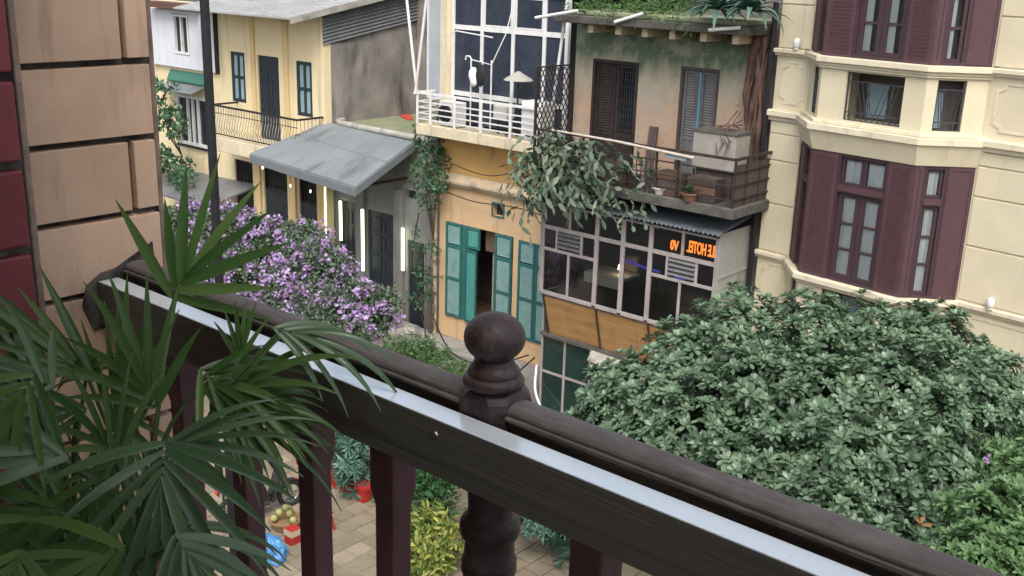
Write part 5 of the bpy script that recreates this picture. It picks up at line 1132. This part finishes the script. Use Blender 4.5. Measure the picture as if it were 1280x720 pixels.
for lb, nm, cat_, fn in (
    ('rusty tin bucket standing between the clay pot and the grey pot on the rusty balcony', 'tin_bucket', 'bucket', lambda t: MB().lathe((-12.05, -1.35, 8.2), [(.10, 0), (.14, .26), (.15, .26), (.13, .24)], 12).build('bucket', 'grille_iron', t, smooth=True)),
    ('dark plank leaning on the wall between the two shutters of the old house', 'plank', 'plank', lambda t: MB().hexa([(-12.5, -.35, 8.2), (-12.3, -.35, 8.2), (-12.3, -.31, 8.2), (-12.5, -.31, 8.2), (-12.62, -.05, 9.25), (-12.42, -.05, 9.25), (-12.42, -.01, 9.25), (-12.62, -.01, 9.25)]).build('board', 'brown_shutter', t)),
    ('black plastic basin turned over on the rusty balcony under the pale pole', 'plastic_basin', 'basin', lambda t: MB().lathe((-12.6, -.9, 8.2), [(.28, 0), (.26, .05), (.2, .18), (.05, .19)], 14).build('basin', 'rubber', t, smooth=True)),
    ('old grey board screen tied inside the rusty rail', 'board_screen', 'screen', lambda t: MB().box(-12.95, -12.2, -1.52, -1.49, 8.25, 8.75).build('board', 'brown_shutter', t))):
    t = thing(nm, lb, cat_, (-12.3, -.9, 8.2)); fn(t)
# --- lamp tubes jutting from the old roof edge
for (a, b, lb) in (((-12.32, -.98, 11.58), (-12.98, -1.0, 11.38), 'white lamp tube on the old roof edge above the dark shuttered door'), ((-10.15, -.98, 11.44), (-10.8, -1.0, 11.36), 'white lamp tube on the old roof edge under the spiky plants'), ((-13.85, -1.1, 11.56), (-14.95, -1.12, 11.36), 'white lamp tube sticking out left from the old roof edge')):
    l_ = thing('lamp_tube', lb, 'lamp', a, group='lamp tubes on the old roof edge'); MB().tube([a, b], .035, 8).build('tube', 'white_paint', l_, smooth=True); MB().tube([a, (a[0] + .05, -.9, a[2] - .02)], .014, 5).build('arm', 'iron', l_)

# ------------------------------------------------------------------ potted lady palm on our balcony
pp = thing('potted_palm', 'potted lady palm with dark fan leaves in the left foreground', 'palm', (-1.62, -18.2, 10.8))
MB().lathe((-1.62, -18.2, 10.801), [(.13, 0), (.17, .26), (.185, .26), (.185, .30), (.16, .30), (.15, .24)], 20).build('pot', 'pot_clay', pp, smooth=True)
PALM2 = [
 ((-1.537, -18.308, 11.86),(-0.69, -0.6, 0.41),(0.66, -0.27, 0.7),135.077,7,0.185535,0.0277568,0.538341),
 ((-1.427, -18.381, 11.911),(0.16, -0.74, -0.66),(0.68, -0.4, 0.62),128.027,8,0.181537,0.0260275,0.833661),
 ((-1.596, -17.941, 11.69),(0.8, 0.59, 0.11),(0.33, -0.59, 0.73),94.8393,9,0.176254,0.0305421,0.832742),
 ((-1.765, -18.064, 11.637),(0.7, -0.27, -0.66),(0.58, -0.31, 0.75),110.502,10,0.199661,0.0260174,0.625686),
 ((-1.806, -18.195, 11.684),(-0.5, -0.86, 0.05),(0.61, -0.31, 0.73),111.132,10,0.219062,0.0250154,0.736889),
 ((-1.696, -18.342, 11.503),(-0.69, -0.66, 0.3),(0.57, -0.25, 0.79),115.326,8,0.233302,0.0247069,0.430805),
 ((-1.641, -18.29, 11.565),(-0.73, -0.67, 0.11),(0.47, -0.38, 0.8),107.541,7,0.194996,0.0245783,0.882237),
 ((-1.435, -18.355, 11.704),(-0.73, -0.66, 0.16),(0.5, -0.36, 0.79),119.115,7,0.190539,0.0253399,0.622071),
 ((-1.945, -18.186, 11.582),(-0.76, -0.51, 0.4),(0.59, -0.29, 0.76),90.174,9,0.239803,0.0280002,0.619663),
 ((-1.296, -18.451, 11.717),(-0.54, -0.8, -0.27),(0.43, -0.53, 0.73),138.237,7,0.208236,0.0280787,0.560716),
 ((-1.472, -18.437, 11.666),(-0.51, -0.75, -0.42),(0.41, -0.64, 0.65),92.1064,10,0.198744,0.0242581,0.61061),
 ((-1.77, -18.231, 11.434),(-0.64, -0.45, 0.62),(0.74, -0.15, 0.65),94.5433,8,0.224062,0.0269199,0.530844),
 ((-1.401, -18.363, 11.644),(-0.41, -0.91, -0.05),(0.56, -0.29, 0.78),119.178,7,0.2046,0.0246504,0.505461),
 ((-1.641, -17.956, 11.747),(0.88, 0.35, -0.31),(0.45, -0.44, 0.78),128.89,8,0.215831,0.0288017,0.53415),
 ((-1.607, -17.956, 11.675),(0.79, 0.59, -0.18),(0.5, -0.43, 0.76),133.938,8,0.223677,0.0258861,0.828156),
 ((-1.638, -17.961, 11.731),(0.91, 0.37, 0.2),(0.12, -0.68, 0.73),92.6717,8,0.170918,0.030135,0.457945),
 ((-1.608, -18.031, 11.464),(0.76, 0.33, -0.56),(0.64, -0.29, 0.71),120.289,9,0.22729,0.0279366,0.792169),
 ((-1.617, -17.952, 11.706),(0.88, 0.42, -0.24),(0.43, -0.45, 0.78),126.447,7,0.19538,0.0293731,0.661493),
 ((-1.857, -18.301, 11.452),(-0.68, -0.73, -0.09),(0.41, -0.47, 0.78),127.243,9,0.197204,0.029311,0.827737),
 ((-1.843, -18.09, 11.721),(0.8, -0.33, 0.5),(-0.52, 0.02, 0.85),104.954,10,0.174684,0.0301693,0.497926),
 ((-1.483, -18.332, 11.617),(0.08, -0.38, 0.92),(0.99, 0.13, -0.04),90.5811,8,0.192859,0.0300187,0.529306),
 ((-1.597, -17.932, 11.713),(0.71, 0.38, 0.6),(0.12, -0.89, 0.44),116.06,7,0.20645,0.0268782,0.546725),
 ((-1.86, -18.169, 11.693),(-0.59, -0.68, 0.43),(0.72, -0.19, 0.67),112.645,10,0.224772,0.0279784,0.868368),
 ((-1.577, -18.186, 11.681),(0.02, -0.49, 0.87),(0.99, 0.16, 0.07),139.154,9,0.179328,0.0245779,0.471969),
]
PALM = [l for l in PALM[:16] + PALM[17:] + PALM2 if l[0][0] < -1.36 or l[0][1] < -18.2 or l[0][1] > -17.95]
PALM = [l for l in PALM if l[0] not in ((-1.678, -17.929, 11.724), (-1.596, -17.936, 11.701))]
PALM = [l[:5] + (l[5] * (.78 if l[0] == (-1.369, -18.195, 11.773) else 1),) + l[6:] for l in PALM]
PALM = [l for i, l in enumerate(PALM) if not (i > 18 and l[0][0] > -1.25 and l[0][1] > -18.35)]
rgp = np.random.default_rng(77)
for i, (hub, ax, nn, sp, n, L_, W_, dr) in enumerate(PALM):
    hub = Vector(hub); L_ *= 1.15; W_ *= .80 if i == 0 else .56; sp = 150 if i == 0 else sp; dr = dr if i in (0, 3, 7) else dr * 1.25 + .1; ax = Vector(ax).normalized(); nn = Vector(nn); nn = (nn - ax * nn.dot(ax)).normalized(); side = nn.cross(ax)
    base = Vector((-1.62 + .09 * math.cos(i * 2.4), -18.2 + .09 * math.sin(i * 2.4), 11.03)); span = (hub - base)
    ctrl = base + Vector((span.x * .15, span.y * .15, span.z * .75)); pts = [base * (1 - t) ** 2 + ctrl * 2 * t * (1 - t) + hub * t * t for t in (0, .2, .4, .6, .8, 1)]
    fr = MB().tube(pts, [.0075, .0065, .0055, .005, .0042, .0035], 6).build('frond', 'palm_stem', pp, smooth=True)
    for k in range(n):
        a = R(sp) * ((k + .5) / n - .5) + rgp.normal() * .05; d = (ax * math.cos(a) + side * math.sin(a) + nn * rgp.normal() * .14).normalized()
        l = L_ * (1 - .22 * abs(2 * (k + .5) / n - 1)) * rgp.uniform(.86, 1.08); wd = W_ * rgp.uniform(.75, 1.1)
        # leaflet grows along d, then sags under its own weight
        seg = 9; p = hub + ax * (L_ * .26 * (1 - abs(2 * (k + .5) / n - 1)) - L_ * .1); rows = []; dd = d.copy(); up = (nn + side * rgp.normal() * .25).normalized()
        for s in range(seg + 1):
            t = s / seg; s_w = side * math.cos(a) - ax * math.sin(a); s_w = (s_w - dd * s_w.dot(dd)).normalized(); un = dd.cross(s_w).normalized() * -1
            if un.dot(nn) < 0: un = -un
            hw = max(.0007, wd * .5 * (math.sin(math.pi * (.05 + .95 * t) ** .72) ** .85 if t < 1 else 0))
            rows.append((p + s_w * hw + un * hw * .30, p.copy(), p - s_w * hw + un * hw * .30))
            dd = (dd + Vector((0, 0, -1)) * (dr * (.25 + t) / seg * 1.35)).normalized(); p = p + dd * (l / seg)
        V, Q = leaf_arrays([tuple(tuple(q_) for q_ in r_) for r_ in rows])
        np_obj('leaflet', V, Q, 'palm_leaf_sheen' if i in (1, 2, 4, 5, 10, 11, 17) or (i > 19 and i % 2) else 'palm_leaf', fr, np.full(len(V), float(np.clip(rgp.normal(.4, .3), 0, 1))), smooth=False, stuff=False)
# two unopened spear leaves
for hub, tip in (((-1.66, -18.05, 11.4), (-2.02, -17.95, 11.80)), ((-1.6, -18.15, 11.4), (-1.72, -18.25, 11.86))):
    MB().tube([(-1.62, -18.2, 11.03), hub, tip], [.006, .005, .001], 6).build('spear_leaf', 'palm_stem', pp, smooth=True)

# ------------------------------------------------------------------ lamp post, cables
lp = thing('lamp_post', 'slim black lamp post rising in front of the yellow house', 'lamp post', (-10.64, -12, G))
MB().tube([(-10.64, -12, G + .5), (-10.64, -12, 13.2)], .053, 12).build('shaft', 'black_paint', lp, smooth=True); MB().lathe((-10.64, -12, G), [(.16, .02), (.16, .1), (.10, .2), (.08, .5), (.055, .52)], 14).build('base', 'black_paint', lp, smooth=True)
MB().lathe((-10.64, -12, 13.2), [(.06, 0), (.16, .1), (.2, .35), (.08, .5), (.02, .6)], 12).build('lantern', 'frosted_panel', lp, smooth=True)
def cable(pts, r, m, label, n=24, name='cable'):
    P = []; k = len(pts) - 1
    for i in range(n + 1):       # Catmull-Rom through the points
        t = i / n * k; s = min(int(t), k - 1); f = t - s; p = [Vector(pts[max(0, min(k, s + j))]) for j in (-1, 0, 1, 2)]
        P.append(.5 * ((2 * p[1]) + (p[2] - p[0]) * f + (2 * p[0] - 5 * p[1] + 4 * p[2] - p[3]) * f * f + (3 * p[1] - p[0] - 3 * p[2] + p[3]) * f ** 3))
    o = MB().tube(P, r, 6).build(name, m, None, smooth=True); return tag(o, label, 'cable')
cable([(-14.7, -.95, 3.55), (-14.5, -1.2, 3.0), (-14.0, -1.35, 2.5), (-13.5, -1.5, 2.25), (-13.2, -1.6, 2.06)], .03, 'cable_white', 'white hose curving down in front of the dark shop glass')
cable([(-18.9, -.2, 3.6), (-17.5, -.9, 3.1), (-16.2, -1.0, 3.15), (-14.9, -1.02, 3.75)], .018, 'cable', 'thin black cable sagging from the creeper to the shop glass')
cable([(-16.0, -1.0, 2.6), (-15.4, -1.05, 3.05), (-14.7, -1.03, 3.75)], .018, 'cable', 'short black cable rising to the corner of the shop glass')
cable([(-19.2, -.4, 6.3), (-19.35, -.5, 5.0), (-19.1, -.5, 4.0), (-18.7, -.6, 3.1)], .014, 'cable', 'black cable hanging down through the lower creeper')
cable([(-18.9, -.2, 7.0), (-17.5, -.22, 6.85), (-16.0, -.22, 6.93), (-14.6, -.22, 6.8)], .014, 'cable', 'thin black cable slung under the string course of the peach house')
cable([(-14.9, -.5, 8.3), (-16.5, -.75, 7.7), (-18.9, -.4, 7.9)], .012, 'cable', 'thin black cable sagging below the white balcony slab')
bxs = thing('junk_box', 'grey box lying among rubble left of the concrete plinth', 'box', (-20.2, -.6, 3.05))
MB().box(-20.5, -19.85, -.85, -.4, 3.05, 3.45).build('body', 'plinth', bxs, bevel=.01); MB().box(-20.45, -20.1, -.855, -.851, 3.1, 3.42).build('label_panel', 'white_paint', bxs)
MB().box(-21, -19.6, -.9, .05, G, 3.05).build('plinth_block', 'concrete', thing('rubble_ledge', 'rough concrete ledge under the grey box', 'ledge', (-20.3, -.4, G)), bevel=.04)
for i, (x, y, z, s) in enumerate(((-19.3, -.6, 3.15, .2), (-18.9, -.55, 3.12, .16), (-18.55, -.6, 3.1, .13))):
    r_ = thing('rubble_piece', ('biggest grey lump of rubble by the grey box', 'middle lump of rubble on the plinth under the creeper', 'smallest lump of rubble nearest the cream base wall')[i], 'rubble', (x, y, 3.05), group='rubble on the plinth'); lump((x, y, z), s, s * .8, s * .6, 10 + i, 8).build('lump', 'kerb_pale', r_)

# ------------------------------------------------------------------ on the street
def motorbike(label, loc, rz, body, lean=0.):
    t = thing('motorbike', label, 'motorbike', loc, rz, 'motorbikes parked in the street'); kw = dict(local=True)
    def wheel(x):
        b = MB(); n = 24; r = .245
        ring_ = [(x + r * math.cos(2 * math.pi * i / n), 0, .295 + r * math.sin(2 * math.pi * i / n)) for i in range(n + 1)]
        w_ = MB().tube(ring_, .045, 8).build('wheel', 'rubber', t, smooth=True, **kw)
        rm = MB().tube([(x + .185 * math.cos(2 * math.pi * i / n), 0, .295 + .185 * math.sin(2 * math.pi * i / n)) for i in range(n + 1)], .018, 6); 
        for k in range(5):
            a = k * 2 * math.pi / 5; rm.tube([(x, 0, .295), (x + .18 * math.cos(a), 0, .295 + .18 * math.sin(a))], .014, 4)
        rm.tube([(x, -.06, .295), (x, .06, .295)], .04, 8); rm.build('rim', 'chrome', w_, smooth=True, **kw)
    wheel(-.62); wheel(.62)
    MB().hexa([(-.35, -.10, .38), (.18, -.12, .30), (.18, .12, .30), (-.35, .10, .38), (-.85, -.10, .74), (.02, -.12, .72), (.02, .12, .72), (-.85, .10, .74)]).build('body', body, t, bevel=.035, **kw)
    MB().hexa([(-.72, -.12, .745), (.0, -.10, .725), (.0, .10, .725), (-.72, .12, .745), (-.78, -.10, .85), (-.06, -.07, .80), (-.06, .07, .80), (-.78, .10, .85)]).build('seat', 'seat_brown', t, bevel=.03, **kw)
    MB().hexa([(.15, -.14, .26), (.24, -.14, .26), (.24, .14, .26), (.15, .14, .26), (.34, -.17, .80), (.42, -.12, .82), (.42, .12, .82), (.34, .17, .80)]).build('leg_shield', body, t, bevel=.03, **kw)
    MB().hexa([(.33, -.11, .84), (.50, -.07, .86), (.50, .07, .86), (.33, .11, .84), (.28, -.10, 1.0), (.42, -.06, .98), (.42, .06, .98), (.28, .10, 1.0)]).build('front_cowl', body, t, bevel=.025, **kw)
    MB().hexa([(.485, -.06, .87), (.515, -.05, .87), (.515, .05, .87), (.485, .06, .87), (.43, -.055, .96), (.46, -.045, .96), (.46, .045, .96), (.43, .055, .96)]).build('headlight', 'pot_white', t, **kw)
    MB().tube([(.28, -.36, 1.03), (.34, -.18, 1.02), (.36, 0, .98), (.34, .18, 1.02), (.28, .36, 1.03)], .016, 6).build('handlebar', 'iron', t, **kw)
    for s in (-1, 1):
        m_ = MB().tube([(.33, s * .20, 1.02), (.33, s * .27, 1.20)], .008, 5).build('mirror', 'iron', t, **kw); MB().hexa([(.32, s * .27 - .05, 1.17), (.335, s * .27 - .05, 1.17), (.335, s * .27 + .05, 1.17), (.32, s * .27 + .05, 1.17), (.31, s * .27 - .045, 1.25), (.325, s * .27 - .045, 1.25), (.325, s * .27 + .045, 1.25), (.31, s * .27 + .045, 1.25)]).build('mirror_head', 'moto_black', m_, **kw)
        MB().tube([(.40, s * .075, .82), (.62, s * .075, .295)], .02, 6).build('fork', 'chrome', t, **kw)
    MB().add([(.62 + .30 * math.cos(a), y, .295 + .30 * math.sin(a)) for a in [R(d) for d in range(20, 171, 25)] for y in (-.06, .06)], [(2 * i, 2 * i + 1, 2 * i + 3, 2 * i + 2) for i in range(6)]).build('front_fender', body, t, **kw)
    MB().hexa([(-.25, -.11, .2), (.14, -.11, .2), (.14, .11, .2), (-.25, .11, .2), (-.25, -.09, .42), (.14, -.09, .38), (.14, .09, .38), (-.25, .09, .42)]).build('engine', 'grille_iron', t, bevel=.03, **kw)
    MB().tube([(.1, -.14, .22), (-.3, -.16, .24), (-.45, -.17, .30), (-.85, -.18, .40)], [.02, .025, .045, .04], 8).build('exhaust', 'chrome', t, smooth=True, **kw)
    MB().hexa([(-.9, -.05, .70), (-.84, -.05, .68), (-.84, .05, .68), (-.9, .05, .70), (-.92, -.05, .77), (-.86, -.05, .79), (-.86, .05, .79), (-.92, .05, .77)]).build('tail_light', 'lamp_red', t, **kw)
    MB().tube([(-.55, 0, .74), (-.9, 0, .88)], .02, 6).build('grab_rail', 'chrome', t, **kw); MB().tube([(0, .1, .2), (-.08, .25, .0)], .012, 5).build('kickstand', 'iron', t, **kw)
    return t
motorbike('black and grey motorbike parked on the paving nearest the blue sheet', (-15.72, -7.98, G + .05), R(80), 'moto_black')
motorbike('grey motorbike parked by the bougainvillea, farther than the black one', (-19.35, -5.35, G + .05), R(75), 'moto_grey')
motorbike('blue motorbike parked beside the grey one under the bougainvillea', (-18.65, -5.2, G + .05), R(78), 'moto_blue')
tp = thing('blue_sheet', 'crumpled blue plastic sheet bundled on the paving', 'plastic sheet', (-14.45, -8.8, G + .05))
rg = random.Random(9); vs = []; n = 22
for i in range(9):
    th = math.pi / 2 * i / 8
    for j in range(n):
        a = 2 * math.pi * j / n; k = 1 + .12 * math.sin(j * 1.9 + i) + rg.uniform(-.10, .10); vs.append((-14.45 + .42 * k * math.cos(th) * math.cos(a), -8.8 + .34 * k * math.cos(th) * math.sin(a), G + .06 + .36 * math.sin(th) * (1 + rg.uniform(-.14, .14))))
MB().add(vs, [(i * n + j, i * n + (j + 1) % n, (i + 1) * n + (j + 1) % n, (i + 1) * n + j) for i in range(8) for j in range(n)]).build('sheet', 'blue_tarp', tp)
bk = thing('fruit_basket', 'round woven basket of pale green fruit beside the motorbike', 'basket', (-15.0, -7.95, G + .05))
MB().lathe((-15.0, -7.95, G + .05), [(.24, 0), (.30, .17), (.315, .17), (.315, .20), (.28, .20), (.26, .15)], 18).build('basket', 'basket', bk)
q = 0
for k in range(16):
    rr = (.0 if k == 0 else .12 if k < 6 else .22); a = k * 2.1; zz = G + .05 + (.42 if k == 0 else .34 if k < 6 else .24)
    o = MB().lathe((-15.0 + rr * math.cos(a), -7.95 + rr * math.sin(a), zz), [(.075 * math.cos(u), .075 * math.sin(u)) for u in [R(d) for d in (-80, -45, -15, 15, 45, 80)]], 10).build('pomelo', 'pomelo', None, smooth=True); tag(o, 'pale green round fruit heaped in the woven basket', 'fruit', 'fruit in the basket')
rb = thing('drink_box', 'red box with a pale top band standing by the fruit basket', 'box', (-14.45, -8.2, G + .05)); MB().box(-14.58, -14.36, -8.31, -8.09, G + .05, G + .36).build('box', 'red_plastic', rb, bevel=.01); MB().box(-14.584, -14.356, -8.314, -8.086, G + .22, G + .34).build('band', 'cushion_tan', rb)
def crate(label, c, s=.26, h=.34):
    t = thing('plastic_crate', label, 'crate', c, group='red plastic crates')
    for k in range(4):
        z = c[2] + .01 + k * h / 4
        MB().frame(lambda a, b, d: (a, d, b), c[0] - s, c[0] + s, c[1] - s, c[1] + s, .02, z, z + h / 4 - .025).build('slat_band', 'red_plastic', t)
    for sx in (-1, 1):
        for sy in (-1, 1): MB().box(c[0] + sx * (s - .011) - .014, c[0] + sx * (s - .011) + .014, c[1] + sy * (s - .011) - .014, c[1] + sy * (s - .011) + .014, c[2], c[2] + h + .02).build('corner_post', 'red_plastic', t)
crate('red plastic crate round the foot of the blue green pointed leaf shrub', (-15.55, -5.95, G + .05), .34, .42); crate('small red plastic crate behind the pointed leaf shrub', (-16.75, -5.95, G + .05), .22, .5)
rp_ = thing('red_pot', 'red pot half hidden by the third baluster', 'pot', (-14.75, -6.2, G + .05)); MB().lathe((-14.75, -6.2, G + .05), [(.13, 0), (.18, .3), (.20, .3), (.20, .35), (.16, .35)], 14).build('pot', 'red_plastic', rp_, smooth=True)
so_ = thing('plastic_stool', 'low red plastic stool on the paving right of the second baluster', 'stool', (-14.45, -7.55, G + .05)); MB().box(-14.62, -14.28, -7.72, -7.38, G + .40, G + .44).build('seat', 'red_plastic', so_, bevel=.015)
for sx in (-1, 1):
    for sy in (-1, 1): MB().tube([(-14.45 + sx * .13, -7.55 + sy * .13, G + .40), (-14.45 + sx * .18, -7.55 + sy * .18, G + .05)], .022, 6).build('leg', 'red_plastic', so_)
rf_ = thing('red_flower_plant', 'bright red leaved pot plant right of the newel post', 'plant', (-11.15, -6.05, G + .05))
V, Q, T_ = whorl(11, .26, .09, .3, 301, 4, tiers=2); np_obj('red_leaves', V + np.array([-11.15, -6.05, G + .42]), Q, 'red_plastic', rf_, T_, stuff=False); MB().lathe((-11.15, -6.05, G + .05), [(.1, 0), (.14, .28), (.15, .28), (.15, .32), (.12, .32)], 12).build('pot', 'pot_clay', rf_, smooth=True); MB().tube([(-11.15, -6.05, G + .3), (-11.15, -6.05, G + .42)], .015, 5).build('stem', 'bark', rf_)
lt_ = thing('paper_lantern', 'little orange paper lantern in the fern like bush below the board', 'lantern', (-13.55, -6.0, 3.55)); MB().lathe((-13.55, -6.0, 3.5), [(.04, 0), (.09, .06), (.09, .14), (.04, .2)], 10).build('shade', 'orange_glow', lt_, smooth=True); MB().tube([(-13.55, -6.0, 3.7), (-13.55, -6.0, 4.2)], .006, 4).build('cord', 'cable', lt_)
